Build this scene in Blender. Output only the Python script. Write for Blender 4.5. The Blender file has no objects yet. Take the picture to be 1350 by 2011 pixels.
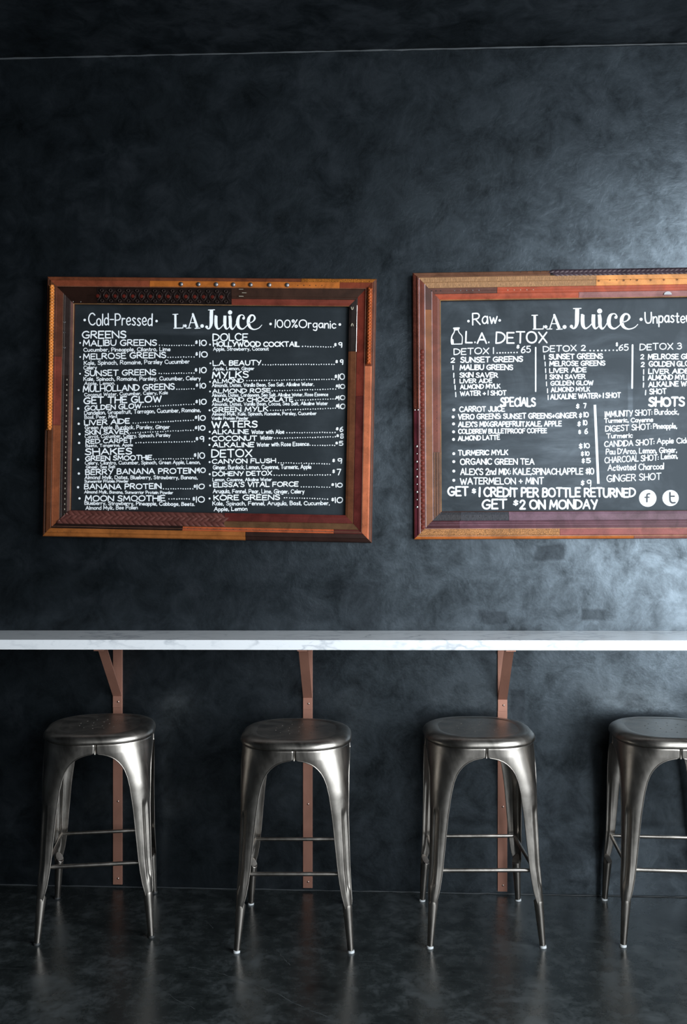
import bpy, bmesh, math, random
from mathutils import Vector, Matrix
random.seed(7)
C = bpy.context.scene
PI = math.pi

# ------------------------------------------------------------------ camera
F, TH, H, D, YH = 1850.0, 0.045, 1.57, 3.87, 1000.0      # focal length in px of a 1350x2011 frame, yaw, eye height, distance, horizon row
cam = bpy.data.cameras.new('camera'); cam_o = bpy.data.objects.new('camera', cam); C.collection.objects.link(cam_o)
cam.sensor_fit = 'VERTICAL'; cam.sensor_height = 36; cam.lens = F / 2011 * 36
cam.shift_y = -(1005.5 - YH) / 2011
cam.clip_start = 0.05
cam_o.location = (0, -D, H); cam_o.rotation_euler = (PI / 2, 0, TH)
C.camera = cam_o

# ------------------------------------------------------------------ world, daylight, added fill, exposure
w = bpy.data.worlds.new('world'); C.world = w; w.use_nodes = True
w.node_tree.nodes['Background'].inputs[0].default_value = (0.55, 0.75, 1.0, 1)
w.node_tree.nodes['Background'].inputs[1].default_value = 0.008
def area(name, loc, rot, sx, sy, power, col):
    l = bpy.data.lights.new(name, 'AREA'); l.shape = 'RECTANGLE'; l.size = sx; l.size_y = sy; l.energy = power; l.color = col
    o = bpy.data.objects.new(name, l); o.location = loc; o.rotation_euler = rot; C.collection.objects.link(o); return o
# daylight entering through the storefront window in the right wall
area('window_daylight', (2.06, -2.95, 2.0), (0, PI / 2, 0), 2.75, 3.7, 400, (0.84, 0.93, 1.0))
# weak fill added behind the camera to lift frontal light; no known window there
area('rear_fill', (1.05, -7.22, 1.7), (PI / 2, 0, 0), 1.5, 2.1, 34, (0.86, 0.94, 1.0))
C.view_settings.view_transform = 'Standard'; C.view_settings.look = 'None'
C.view_settings.exposure = 0.0; C.view_settings.gamma = 1; C.view_settings.use_curve_mapping = False

# ------------------------------------------------------------------ helpers
def P(u, v, Y=0.0):
    """pixel of the photograph -> world point on the vertical plane y = Y"""
    a = (u - 675) / F
    d = (D + Y) / (math.cos(TH) + a * math.sin(TH))
    return Vector((a * d * math.cos(TH) - d * math.sin(TH), Y, H - (v - YH) / F * d))
def lin(c):
    return tuple((x / 12.92 if x <= 0.04045 else ((x + 0.055) / 1.055) ** 2.4) for x in (k / 255 for k in c))
def tag(o, label=None, cat=None, group=None, kind=None):
    if label: o['label'] = label
    if cat: o['category'] = cat
    if group: o['group'] = group
    if kind: o['kind'] = kind
    return o
def link(name, bm, mat, parent=None, smooth=False, kind=None, label=None):
    me = bpy.data.meshes.new(name)
    if isinstance(bm, bmesh.types.BMesh):
        bm.to_mesh(me); bm.free()
    else:
        me.from_pydata(bm[0], [], bm[1])
    if smooth: me.shade_smooth()
    me.materials.append(mat)
    o = bpy.data.objects.new(name, me); C.collection.objects.link(o)
    if parent: o.parent = parent
    if kind: o['kind'] = kind
    if label: o['label'] = label
    return o
def empty(name, loc=(0, 0, 0), rz=0):
    o = bpy.data.objects.new(name, None); o.location = loc; o.rotation_euler = (0, 0, rz); o.empty_display_size = 0.1
    C.collection.objects.link(o); return o
def copy_tree(o, parent=None):
    c = o.copy(); C.collection.objects.link(c); c.parent = parent
    for ch in list(o.children): copy_tree(ch, c)
    return c
def box(bm, lo, hi, bevel=0.0):
    m = Matrix.Translation([(a + b) / 2 for a, b in zip(lo, hi)]) @ Matrix.Diagonal([b - a for a, b in zip(lo, hi)] + [1])
    r = bmesh.ops.create_cube(bm, size=1, matrix=m)
    if bevel > 0:
        ed = {e for v in r['verts'] for e in v.link_edges}
        bmesh.ops.bevel(bm, geom=list(ed), offset=bevel, segments=2, affect='EDGES', profile=0.5)
def tube(bm, pts, r, n=12, cap=True):
    pts = [Vector(p) for p in pts]; rr = r if isinstance(r, (list, tuple)) else [r] * len(pts)
    rings = []; up = None
    for i, p in enumerate(pts):
        t = (pts[min(i + 1, len(pts) - 1)] - pts[max(i - 1, 0)]).normalized()
        if up is None: up = t.orthogonal().normalized()
        up = (up - t * up.dot(t)).normalized(); s = t.cross(up)
        rings.append([bm.verts.new(p + (up * math.cos(a) + s * math.sin(a)) * rr[i]) for a in [2 * PI * k / n for k in range(n)]])
    for a, b in zip(rings, rings[1:]):
        for k in range(n): bm.faces.new((a[k], a[(k + 1) % n], b[(k + 1) % n], b[k]))
    if cap:          # own vertices, so the flat end stays flat when shaded smooth
        for rg in (rings[0][::-1], rings[-1]): bm.faces.new([bm.verts.new(v.co) for v in rg])
    return rings
def dome(bm, c, axis, r, h, n=10, rings=3):
    """a rivet head of radius r, height h standing on c along axis"""
    axis = Vector(axis).normalized(); u = axis.orthogonal().normalized(); v = axis.cross(u); c = Vector(c); prev = None
    for i in range(rings):
        a = PI / 2 * i / rings
        ring = [bm.verts.new(c + (u * math.cos(t) + v * math.sin(t)) * r * math.cos(a) + axis * h * math.sin(a)) for t in [2 * PI * k / n for k in range(n)]]
        if prev:
            for k in range(n): bm.faces.new((prev[k], prev[(k + 1) % n], ring[(k + 1) % n], ring[k]))
        prev = ring
    top = bm.verts.new(c + axis * h)
    for k in range(n): bm.faces.new((prev[k], prev[(k + 1) % n], top))

# ------------------------------------------------------------------ materials
def new_mat(name):
    m = bpy.data.materials.new(name); m.use_nodes = True
    nt = m.node_tree; b = nt.nodes['Principled BSDF']
    return m, nt, b
def nd(nt, t, **kw):
    n = nt.nodes.new(t)
    for k, v in kw.items():
        if k in n.inputs.keys() if isinstance(k, str) else False: n.inputs[k].default_value = v
        else: setattr(n, k, v)
    return n
def noise(nt, vec, scale, detail=6, rough=0.6, dist=0.0):
    n = nt.nodes.new('ShaderNodeTexNoise'); n.inputs['Scale'].default_value = scale; n.inputs['Detail'].default_value = detail
    n.inputs['Roughness'].default_value = rough; n.inputs['Distortion'].default_value = dist
    nt.links.new(vec, n.inputs['Vector']); return n.outputs['Fac']
def coords(nt, scale=(1, 1, 1), src='Object'):
    t = nt.nodes.new('ShaderNodeTexCoord'); m = nt.nodes.new('ShaderNodeMapping'); m.inputs['Scale'].default_value = scale
    nt.links.new(t.outputs[src], m.inputs['Vector']); return m.outputs['Vector']
def ramp(nt, fac, stops):
    r = nt.nodes.new('ShaderNodeValToRGB'); e = r.color_ramp.elements
    while len(e) < len(stops): e.new(0.5)
    for k, (p, c) in enumerate(stops):
        e[k].position = p; e[k].color = (c[0], c[1], c[2], 1) if isinstance(c, (tuple, list)) else (c, c, c, 1)
    nt.links.new(fac, r.inputs['Fac']); return r.outputs['Color']
def mth(nt, op, a, b=None, c=None, clamp=False):
    n = nt.nodes.new('ShaderNodeMath'); n.operation = op; n.use_clamp = clamp
    for i, x in enumerate((a, b, c)):
        if x is None: continue
        if hasattr(x, 'node'): nt.links.new(x, n.inputs[i])
        else: n.inputs[i].default_value = x
    return n.outputs[0]
def mixc(nt, fac, a, b, mode='MIX'):
    n = nt.nodes.new('ShaderNodeMix'); n.data_type = 'RGBA'; n.blend_type = mode
    for s, x in ((n.inputs[0], fac), (n.inputs[6], a), (n.inputs[7], b)):
        if hasattr(x, 'node'): nt.links.new(x, s)
        elif isinstance(x, (int, float)): s.default_value = x
        else: s.default_value = (x[0], x[1], x[2], 1)
    return n.outputs[2]
def bump(nt, b, h, strength, dist=0.002):
    n = nt.nodes.new('ShaderNodeBump'); n.inputs['Strength'].default_value = strength; n.inputs['Distance'].default_value = dist
    nt.links.new(h, n.inputs['Height']); nt.links.new(n.outputs[0], b.inputs['Normal'])
def ramp_scalar(nt, fac, lo, hi, a, b):
    n = nt.nodes.new('ShaderNodeMapRange'); nt.links.new(fac, n.inputs[0])
    for i, x in enumerate((lo, hi, a, b)): n.inputs[i + 1].default_value = x
    return n.outputs[0]

def plaster(name, patches=(), rough=0.29, spec=1.0):
    """dark burnished plaster, mottled by trowelling; patches = repainted spots (x, z, half width, half height) on the wall"""
    m, nt, b = new_mat(name); v = coords(nt)
    big = noise(nt, v, 1.7, 8, 0.62, 0.6); mid = noise(nt, v, 8, 8, 0.68, 0.5); fine = noise(nt, v, 34, 8, 0.75, 0.4)
    f = mth(nt, 'ADD', mth(nt, 'MULTIPLY', big, 0.55), mth(nt, 'MULTIPLY', mid, 0.45))
    col = ramp(nt, f, [(0.38, (0.0010, 0.0014, 0.0015)), (0.5, (0.0042, 0.0054, 0.0064)), (0.64, (0.0135, 0.0155, 0.0180))])
    ro = ramp_scalar(nt, f, 0.35, 0.68, rough + 0.07, rough - 0.04)
    if patches:
        t = nt.nodes.new('ShaderNodeTexCoord'); s = nt.nodes.new('ShaderNodeSeparateXYZ')
        wob = nt.nodes.new('ShaderNodeMix'); nn = nt.nodes.new('ShaderNodeTexNoise'); nn.inputs['Scale'].default_value = 9; nn.inputs['Detail'].default_value = 5
        nt.links.new(t.outputs['Object'], nn.inputs['Vector'])
        off = nt.nodes.new('ShaderNodeVectorMath'); off.operation = 'MULTIPLY_ADD'
        nt.links.new(nn.outputs['Color'], off.inputs[0]); off.inputs[1].default_value = (0.05, 0.05, 0.05); nt.links.new(t.outputs['Object'], off.inputs[2])
        nt.links.new(off.outputs[0], s.inputs[0]); tot = None
        nt.nodes.remove(wob)
        for (px, pz, hx, hz, st) in patches:
            dx = mth(nt, 'SUBTRACT', hx, mth(nt, 'ABSOLUTE', mth(nt, 'SUBTRACT', s.outputs[0], px + 0.025)))
            dz = mth(nt, 'SUBTRACT', hz, mth(nt, 'ABSOLUTE', mth(nt, 'SUBTRACT', s.outputs[2], pz + 0.025)))
            k = mth(nt, 'MULTIPLY', mth(nt, 'MULTIPLY', mth(nt, 'MINIMUM', dx, dz), 90, clamp=True), st)
            tot = k if tot is None else mth(nt, 'MAXIMUM', tot, k)
        col = mixc(nt, tot, col, (0.0065, 0.007, 0.0085))
        ro = mth(nt, 'ADD', ro, mth(nt, 'MULTIPLY', tot, 0.17))
    nt.links.new(col, b.inputs['Base Color']); nt.links.new(ro, b.inputs['Roughness'])
    sp = ramp_scalar(nt, mth(nt, 'ADD', mth(nt, 'MULTIPLY', mid, 0.5), mth(nt, 'MULTIPLY', noise(nt, v, 3.1, 10, 0.75, 0.6), 0.5)), 0.38, 0.58, 0.30 * spec, 1.0 * spec)
    if patches: sp = mth(nt, 'MULTIPLY', sp, mth(nt, 'SUBTRACT', 1.0, mth(nt, 'MULTIPLY', tot, 0.55)))
    nt.links.new(sp, b.inputs['Specular IOR Level']); b.inputs['Specular Tint'].default_value = (0.76, 0.89, 1.0, 1); b.inputs['IOR'].default_value = 1.62
    bump(nt, b, mth(nt, 'ADD', mth(nt, 'MULTIPLY', mid, 0.55), mth(nt, 'MULTIPLY', fine, 0.45)), 0.26, 0.006)
    return m
def floor_mat():
    m, nt, b = new_mat('polished_dark_concrete'); v = coords(nt)
    big = noise(nt, v, 2.6, 9, 0.72, 0.15); mid = noise(nt, v, 15, 9, 0.75, 0.3)
    f = mth(nt, 'ADD', mth(nt, 'MULTIPLY', big, 0.5), mth(nt, 'MULTIPLY', mid, 0.5))
    col = ramp(nt, f, [(0.38, (0.005, 0.006, 0.006)), (0.5, (0.014, 0.0165, 0.0165)), (0.64, (0.048, 0.053, 0.055))])
    # fine straight scratches in two directions
    for rot, sc in ((0.5, (3, 90, 1)), (-0.9, (4, 110, 1))):
        t = nt.nodes.new('ShaderNodeTexCoord'); mp = nt.nodes.new('ShaderNodeMapping'); mp.inputs['Rotation'].default_value = (0, 0, rot); mp.inputs['Scale'].default_value = sc
        nt.links.new(t.outputs['Object'], mp.inputs['Vector'])
        s = noise(nt, mp.outputs[0], 2.2, 3, 0.5); k = ramp_scalar(nt, s, 0.66, 0.72, 0, 0.45)
        col = mixc(nt, k, col, (0.05, 0.055, 0.056))
    nt.links.new(col, b.inputs['Base Color'])
    nt.links.new(ramp_scalar(nt, f, 0.38, 0.65, 0.20, 0.38), b.inputs['Roughness'])
    b.inputs['Specular IOR Level'].default_value = 0.5
    bump(nt, b, mid, 0.10, 0.003)
    return m
def marble():
    m, nt, b = new_mat('white_veined_marble'); v = coords(nt, (1, 1.6, 2.4))
    d = nt.nodes.new('ShaderNodeTexNoise'); d.inputs['Scale'].default_value = 5; d.inputs['Detail'].default_value = 8; nt.links.new(v, d.inputs['Vector'])
    vn = ramp_scalar(nt, mth(nt, 'ABSOLUTE', mth(nt, 'SUBTRACT', d.outputs['Fac'], 0.5)), 0.0, 0.035, 1, 0)
    d2 = noise(nt, v, 14, 8, 0.7, 1.8); v2 = ramp_scalar(nt, d2, 0.55, 0.72, 0, 0.8)
    cl = noise(nt, v, 2.0, 4, 0.6, 0.5)
    k = mth(nt, 'MULTIPLY', mth(nt, 'MAXIMUM', vn, v2), ramp_scalar(nt, cl, 0.42, 0.62, 0.08, 0.75), clamp=True)
    col = mixc(nt, k, (0.80, 0.80, 0.81), (0.36, 0.38, 0.41))
    nt.links.new(col, b.inputs['Base Color']); b.inputs['Roughness'].default_value = 0.16; b.inputs['Specular IOR Level'].default_value = 0.8
    return m
def metal(name, col, rough, var=0.25, scale=9, metallic=1.0):
    m, nt, b = new_mat(name); v = coords(nt, (1, 1, 0.5)); n = noise(nt, v, scale, 7, 0.65, 0.8); n2 = noise(nt, v, 70, 4, 0.6)
    c = mixc(nt, ramp_scalar(nt, n, 0.32, 0.7, 0, 1), tuple(x * (1 - var) for x in col), tuple(min(1, x * (1 + var)) for x in col))
    nt.links.new(c, b.inputs['Base Color']); b.inputs['Metallic'].default_value = metallic
    nt.links.new(ramp_scalar(nt, mth(nt, 'ADD', mth(nt, 'MULTIPLY', n, 0.7), mth(nt, 'MULTIPLY', n2, 0.3)), 0.3, 0.7, rough - 0.06, rough + 0.10), b.inputs['Roughness'])
    bump(nt, b, n2, 0.05, 0.001)
    return m
def plain(name, col, rough=0.5, metallic=0.0, spec=0.5):
    m, nt, b = new_mat(name); n = noise(nt, coords(nt), 40, 4, 0.6)
    c = mixc(nt, n, tuple(x * 0.85 for x in col), tuple(min(1, x * 1.12) for x in col)); nt.links.new(c, b.inputs['Base Color'])
    b.inputs['Roughness'].default_value = rough; b.inputs['Metallic'].default_value = metallic; b.inputs['Specular IOR Level'].default_value = spec
    return m
_lea = {}
def leather(rgb, tex='plain', rough=0.42):
    """belt leather in an sRGB colour; tex: plain, tooled (fine embossed scrolls), cracked, suede"""
    key = (rgb, tex, rough)
    if key in _lea: return _lea[key]
    m, nt, b = new_mat('leather_%s_%d_%d_%d' % ((tex,) + rgb)); v = coords(nt); c0 = tuple(x * 0.78 for x in lin(rgb))
    big = noise(nt, v, 16, 6, 0.6, 0.6); grain = noise(nt, v, 260, 3, 0.6)
    k = mth(nt, 'ADD', mth(nt, 'MULTIPLY', big, 0.75), mth(nt, 'MULTIPLY', grain, 0.25))
    c = mixc(nt, ramp_scalar(nt, k, 0.32, 0.68, 0, 1), tuple(x * 0.58 for x in c0), tuple(min(1, x * 1.35) for x in c0))
    h = grain
    if tex == 'tooled':
        vo = nt.nodes.new('ShaderNodeTexVoronoi'); vo.feature = 'DISTANCE_TO_EDGE'; vo.inputs['Scale'].default_value = 150; nt.links.new(v, vo.inputs['Vector'])
        e = ramp_scalar(nt, vo.outputs['Distance'], 0.0, 0.14, 0, 1); c = mixc(nt, e, tuple(x * 0.35 for x in c0), c); h = e
    if tex == 'cracked':
        vv = coords(nt, (1, 0.12, 1)); e = ramp_scalar(nt, noise(nt, vv, 420, 3, 0.6), 0.45, 0.6, 0, 1)
        c = mixc(nt, e, tuple(x * 0.75 for x in c0), tuple(min(1, x * 1.15) for x in c0)); h = e
    nt.links.new(c, b.inputs['Base Color'])
    b.inputs['Roughness'].default_value = rough; b.inputs['Specular IOR Level'].default_value = 0.22; b.inputs['Specular Tint'].default_value = (1, .85, .75, 1)
    bump(nt, b, h, 0.25 if tex == 'plain' else 0.6, 0.0006)
    _lea[key] = m; return m
def slate(name, dust, smudges=()):
    """chalkboard paint; dust = how much wiped chalk haze; smudges = wiped spots in board coordinates (x, y, half w, half h, amount)"""
    m, nt, b = new_mat(name); v = coords(nt); n = noise(nt, v, 3.2, 7, 0.6, 1.2); st = noise(nt, coords(nt, (1, 5, 1)), 6, 6, 0.6, 0.5); g = noise(nt, v, 180, 3, 0.6)
    k = mth(nt, 'MULTIPLY', mth(nt, 'MULTIPLY', ramp_scalar(nt, n, 0.42, 0.72, 0, 1), ramp_scalar(nt, st, 0.3, 0.7, 0.3, 1)), dust, clamp=True)
    t = nt.nodes.new('ShaderNodeTexCoord'); s = nt.nodes.new('ShaderNodeSeparateXYZ'); nt.links.new(t.outputs['Object'], s.inputs[0])
    for (px, py, hx, hy, a) in smudges:
        dx = mth(nt, 'SUBTRACT', 1, mth(nt, 'DIVIDE', mth(nt, 'ABSOLUTE', mth(nt, 'SUBTRACT', s.outputs[0], px)), hx), clamp=True)
        dy = mth(nt, 'SUBTRACT', 1, mth(nt, 'DIVIDE', mth(nt, 'ABSOLUTE', mth(nt, 'SUBTRACT', s.outputs[1], py)), hy), clamp=True)
        q = mth(nt, 'MULTIPLY', mth(nt, 'MULTIPLY', mth(nt, 'MULTIPLY', dx, 2.5, clamp=True), mth(nt, 'MULTIPLY', dy, 2.5, clamp=True)), a)
        k = mth(nt, 'ADD', k, mth(nt, 'MULTIPLY', q, ramp_scalar(nt, st, 0.35, 0.65, 0.3, 1)), clamp=True)
    c = mixc(nt, k, (0.008, 0.0105, 0.012), (0.15, 0.17, 0.19)); nt.links.new(c, b.inputs['Base Color'])
    b.inputs['Roughness'].default_value = 0.5; b.inputs['Specular IOR Level'].default_value = 0.4; b.inputs['Specular Tint'].default_value = (0.8, 0.9, 1, 1)
    bump(nt, b, g, 0.1, 0.0004)
    return m

M_wall = None
M_floor = floor_mat(); M_marble = marble()
M_steel = metal('brushed_gunmetal_steel', (0.345, 0.31, 0.275), 0.33, 0.34)
M_copper = metal('copper_painted_steel', (0.43, 0.205, 0.145), 0.44, 0.08, metallic=0.55)
M_bolt = metal('bright_bolt', (0.62, 0.50, 0.44), 0.3, 0.1)
M_cap = plain('pale_foot_plastic', (0.55, 0.56, 0.56), 0.4)
M_chalk = plain('white_chalk_paint', (0.86, 0.87, 0.88), 0.7)
M_ghost = plain('faded_chalk', (0.14, 0.155, 0.17), 0.7)
M_caulk = plain('grey_caulk', (0.038, 0.042, 0.045), 0.6)
M_nail = metal('pewter_stud', (0.24, 0.23, 0.235), 0.5, 0.2)
M_nick = metal('nickel_stud', (0.72, 0.70, 0.66), 0.28, 0.1)
M_black = plain('black_hole', (0.004, 0.0035, 0.003), 0.7)
M_pale = plain('pale_stitching', (0.42, 0.36, 0.27), 0.6)
M_gold = leather((150, 110, 70), 'plain')

# ------------------------------------------------------------------ the room
CEIL = 3.455; XL, XR, YB = -5.0, 2.0, -7.2
patches = []
for (u0, v0, u1, v1, s) in ((1048, 1068, 1112, 1102, .8), (938, 1196, 1000, 1226, .8), (1142, 1192, 1194, 1222, .7), (668, 1140, 752, 1236, .45), (1000, 1350, 1034, 1420, .85), (560, 1096, 640, 1130, .3), (1080, 1640, 1200, 1690, .3)):
    a, c = P(u0, v1), P(u1, v0); patches.append(((a.x + c.x) / 2, (a.z + c.z) / 2, (c.x - a.x) / 2, (c.z - a.z) / 2, s))
M_wall = plaster('dark_burnished_plaster', patches)
M_ceil = plaster('dark_ceiling_plaster', (), 0.5, 0.2)
def slab(name, lo, hi, mat, **k):
    bm = bmesh.new(); box(bm, lo, hi); return tag(link(name, bm, mat), kind='structure', **k)
slab('wall_back', (XL - .15, 0, -0.1), (XR + .15, 0.15, CEIL + .1), M_wall)
slab('floor', (XL - .15, YB - .15, -0.1), (XR + .15, 0.0, 0), M_floor)
slab('ceiling', (XL - .15, YB - .15, CEIL), (XR + .15, 0.0, CEIL + .1), M_ceil)
slab('wall_left', (XL - .15, YB - .15, 0), (XL, 0.0, CEIL), M_ceil)
bm = bmesh.new()      # right wall around the storefront window
W0, W1, WZ0, WZ1 = -4.85, -1.05, 0.55, 3.43
for lo, hi in (((XR, YB - .15, 0), (XR + .15, W0, CEIL)), ((XR, W1, 0), (XR + .15, 0, CEIL)), ((XR, W0, 0), (XR + .15, W1, WZ0)), ((XR, W0, WZ1), (XR + .15, W1, CEIL))): box(bm, lo, hi)
tag(link('wall_right', bm, M_ceil), kind='structure')
bm = bmesh.new()  # front wall, its opening made only for the added rear fill
for lo, hi in (((XL, YB - .15, 0), (.25, YB, CEIL)), ((1.85, YB - .15, 0), (XR, YB, CEIL)), ((.25, YB - .15, 0), (1.85, YB, .6)), ((.25, YB - .15, 2.8), (1.85, YB, CEIL))): box(bm, lo, hi)
tag(link('wall_front', bm, M_ceil), kind='structure')
bm = bmesh.new()
for lo, hi in (((XR + .01, W0, WZ0), (XR + .14, W0 + .05, WZ1)), ((XR + .01, W1 - .05, WZ0), (XR + .14, W1, WZ1)), ((XR + .01, W0 + .05, WZ0), (XR + .14, W1 - .05, WZ0 + .05)), ((XR + .01, W0 + .05, WZ1 - .05), (XR + .14, W1 - .05, WZ1))): box(bm, lo, hi, 0.004)
tag(link('window_1', bm, plain('black_window_frame', (0.02, 0.02, 0.02), 0.4)), kind='structure')
# slightly wavy caulk lines where the wall meets ceiling and floor
def caulk(name, z, y, r, amp):
    bm = bmesh.new(); n = 160; rnd = random.Random(3)
    pts = [(XL + .02 + (XR - XL - .04) * k / n, y + rnd.uniform(-amp, amp), z + rnd.uniform(-amp, amp)) for k in range(n + 1)]
    tube(bm, pts, [r * rnd.uniform(0.5, 1.2) for _ in pts], 6); tag(link(name, bm, M_caulk, smooth=True), kind='structure')
caulk('trim_1', CEIL - 0.003, -0.004, 0.0042, 0.0008)
caulk('trim_2', 0.001, -0.002, 0.0030, 0.0010)
# hairline cracks in the floor screed
def floor_pt(u, v):
    d = F * H / (v - YH); r = (u - 675) / F * d
    return Vector((r * math.cos(TH) - d * math.sin(TH), r * math.sin(TH) + d * math.cos(TH) - D, 0.0004))
def crack(pts, wd):
    rnd = random.Random(5); q = [floor_pt(*p) for p in pts]; out = []
    for a, b in zip(q, q[1:]):
        for k in range(6): out.append(a.lerp(b, k / 6) + Vector((rnd.uniform(-.002, .002), rnd.uniform(-.004, .004), 0)))
    bm = bmesh.new(); prev = None
    for k in range(len(out) - 1):
        t = (out[k + 1] - out[k]).normalized(); s = Vector((-t.y, t.x, 0)) * wd * rnd.uniform(0.3, 1)
        cur = (bm.verts.new(out[k] - s), bm.verts.new(out[k] + s))
        if prev: bm.faces.new((prev[0], cur[0], cur[1], prev[1]))
        prev = cur
    return bm
M_scr = plain('pale_crack_filler', (0.035, 0.039, 0.040), 0.5)
flo = bpy.data.objects['floor']
for pts, wd in (([(370, 1900), (420, 1908), (460, 1920), (540, 1950), (600, 1980), (680, 2011)], .0022), ([(300, 1935), (350, 1965), (400, 1990)], .0014), ([(402, 1808), (415, 1818), (420, 1825)], .002), ([(545, 1868), (560, 1885), (575, 1900)], .002)):
    link('crack', crack(pts, wd), M_scr, flo)

# ------------------------------------------------------------------ marble counter on three copper brackets
ZT, ZU, BD = 1.072, 1.034, 0.285
bm = bmesh.new(); box(bm, (-3.6, -BD, ZU), (XR - 0.02, -0.001, ZT), 0.0015)
ct = link('counter_top', bm, M_marble); ct.rotation_euler = (0, -.0052, 0)      # the ledge hangs a hair lower at its left end
tag(ct, 'long white veined marble counter ledge fixed along the dark wall above the stools', 'counter')
def bracket(px, label):
    x = P(px, 1300).x; r = empty('shelf_bracket', (x, 0, 0)); tag(r, label, 'bracket', 'copper brackets under the marble ledge')
    hw = 0.0195; ZU = globals()['ZU'] + .0052 * x - .0006
    bm = bmesh.new(); box(bm, (-hw, -0.007, 0.012), (hw, -0.001, ZU - 0.0005), 0.0008); link('wall_strip', bm, M_copper, r)
    # brace: foot tab on the strip, diagonal, flat tab under the ledge
    path = [(-0.0085, 0.748), (-0.0085, 0.796), (-0.215, ZU - 0.006), (-0.268, ZU - 0.0045)]
    bm = bmesh.new(); th = 0.0045; rows = []
    nrm = []
    for i, p in enumerate(path):
        a = path[max(i - 1, 0)]; c = path[min(i + 1, 3)]; t = Vector((c[0] - a[0], c[1] - a[1])).normalized(); nrm.append(Vector((-t.y, t.x)))
    for p, n in zip(path, nrm):
        q = [Vector(p) + n * th / 2, Vector(p) - n * th / 2]
        rows.append([bm.verts.new((s * hw * 0.95, c.x, min(c.y, ZU - 0.001))) for c in q for s in (-1, 1)])
    for a, b in zip(rows, rows[1:]):
        bm.faces.new((a[0], a[1], b[1], b[0])); bm.faces.new((a[3], a[2], b[2], b[3])); bm.faces.new((a[2], a[0], b[0], b[2])); bm.faces.new((a[1], a[3], b[3], b[1]))
    bm.faces.new((rows[0][0], rows[0][2], rows[0][3], rows[0][1])); bm.faces.new((rows[-1][0], rows[-1][1], rows[-1][3], rows[-1][2]))
    bmesh.ops.recalc_face_normals(bm, faces=bm.faces)
    br = link('brace', bm, M_copper, r)
    bm = bmesh.new(); dome(bm, (0.004, -0.0108, 0.772), (0, -1, 0), 0.0045, 0.0035); link('bolt', bm, M_bolt, br, True)
    bm = bmesh.new(); dome(bm, (0.004, -0.248, ZU - 0.0075), (0, 0, -1), 0.0045, 0.004); link('bolt', bm, M_bolt, br, True)
    for z in (0.358, 0.038):
        bm = bmesh.new(); dome(bm, (0.002, -0.007, z), (0, -1, 0), 0.0045, 0.0035); link('bolt', bm, M_bolt, r, True)
    return r
bracket(232, 'copper painted strap bracket behind the leftmost bar stool')
bracket(605, 'copper painted strap bracket in the middle, behind the second stool from the left')
bracket(987, 'copper painted strap bracket behind the third stool from the left')

# ------------------------------------------------------------------ metal bar stools
def interp(tab, z):
    if z >= tab[0][0]: return tab[0][1]
    for (z0, a), (z1, b) in zip(tab, tab[1:]):
        if z >= z1:
            t = (z0 - z) / (z0 - z1); return a + (b - a) * t
    return tab[-1][1]
A_t = [(.722, .199), (.68, .199), (.60, .1955), (.467, .194), (.286, .199), (.16, .207), (0, .2125)]
R_t = [(.722, .160), (.69, .148), (.65, .122), (.60, .090), (.55, .068), (.467, .050), (.286, .035), (.20, .0225), (.16, .0172), (0, .0104)]
I_t = [(.6785, 0.0), (.6775, .012), (.675, .028), (.670, .046), (.663, .062), (.655, .074), (.645, .085), (.632, .096), (.615, .106), (.59, .1155), (.55, .125), (.467, .137), (.286, .156), (.24, .1625), (.20, .1700), (.18, .1755), (.165, .1800), (.155, .183)]
def leg_point(z, s, push=0.0):
    """point of the shell at height z, signed path distance s from the corner's middle (local corner towards +x,-y)"""
    A, R = interp(A_t, z), interp(R_t, z); c = A - R; q = R * PI / 4; sg = 1 if s >= 0 else -1; a = abs(s)
    if a <= q: psi = a / R; x = c + R * math.cos(PI / 4 + psi); y = c + R * math.sin(PI / 4 + psi); n = Vector((math.cos(PI / 4 + psi), math.sin(PI / 4 + psi)))
    else: x = c - (a - q); y = A; n = Vector((0, 1))
    x += n.x * push; y += n.y * push
    if sg < 0: x, y = y, x
    return Vector((x, -y, z))
def leg_extent(z):
    A, R, I = interp(A_t, z), interp(R_t, z), interp(I_t, z) if z < .6785 else 0.0
    c = A - R
    if I <= c: return R * PI / 4 + (c - I)
    return R * (math.acos(max(-1, min(1, (I - c) / R))) - PI / 4)
def sst(a, b, x):
    t = max(0, min(1, (x - a) / (b - a))); return t * t * (3 - 2 * t)
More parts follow.
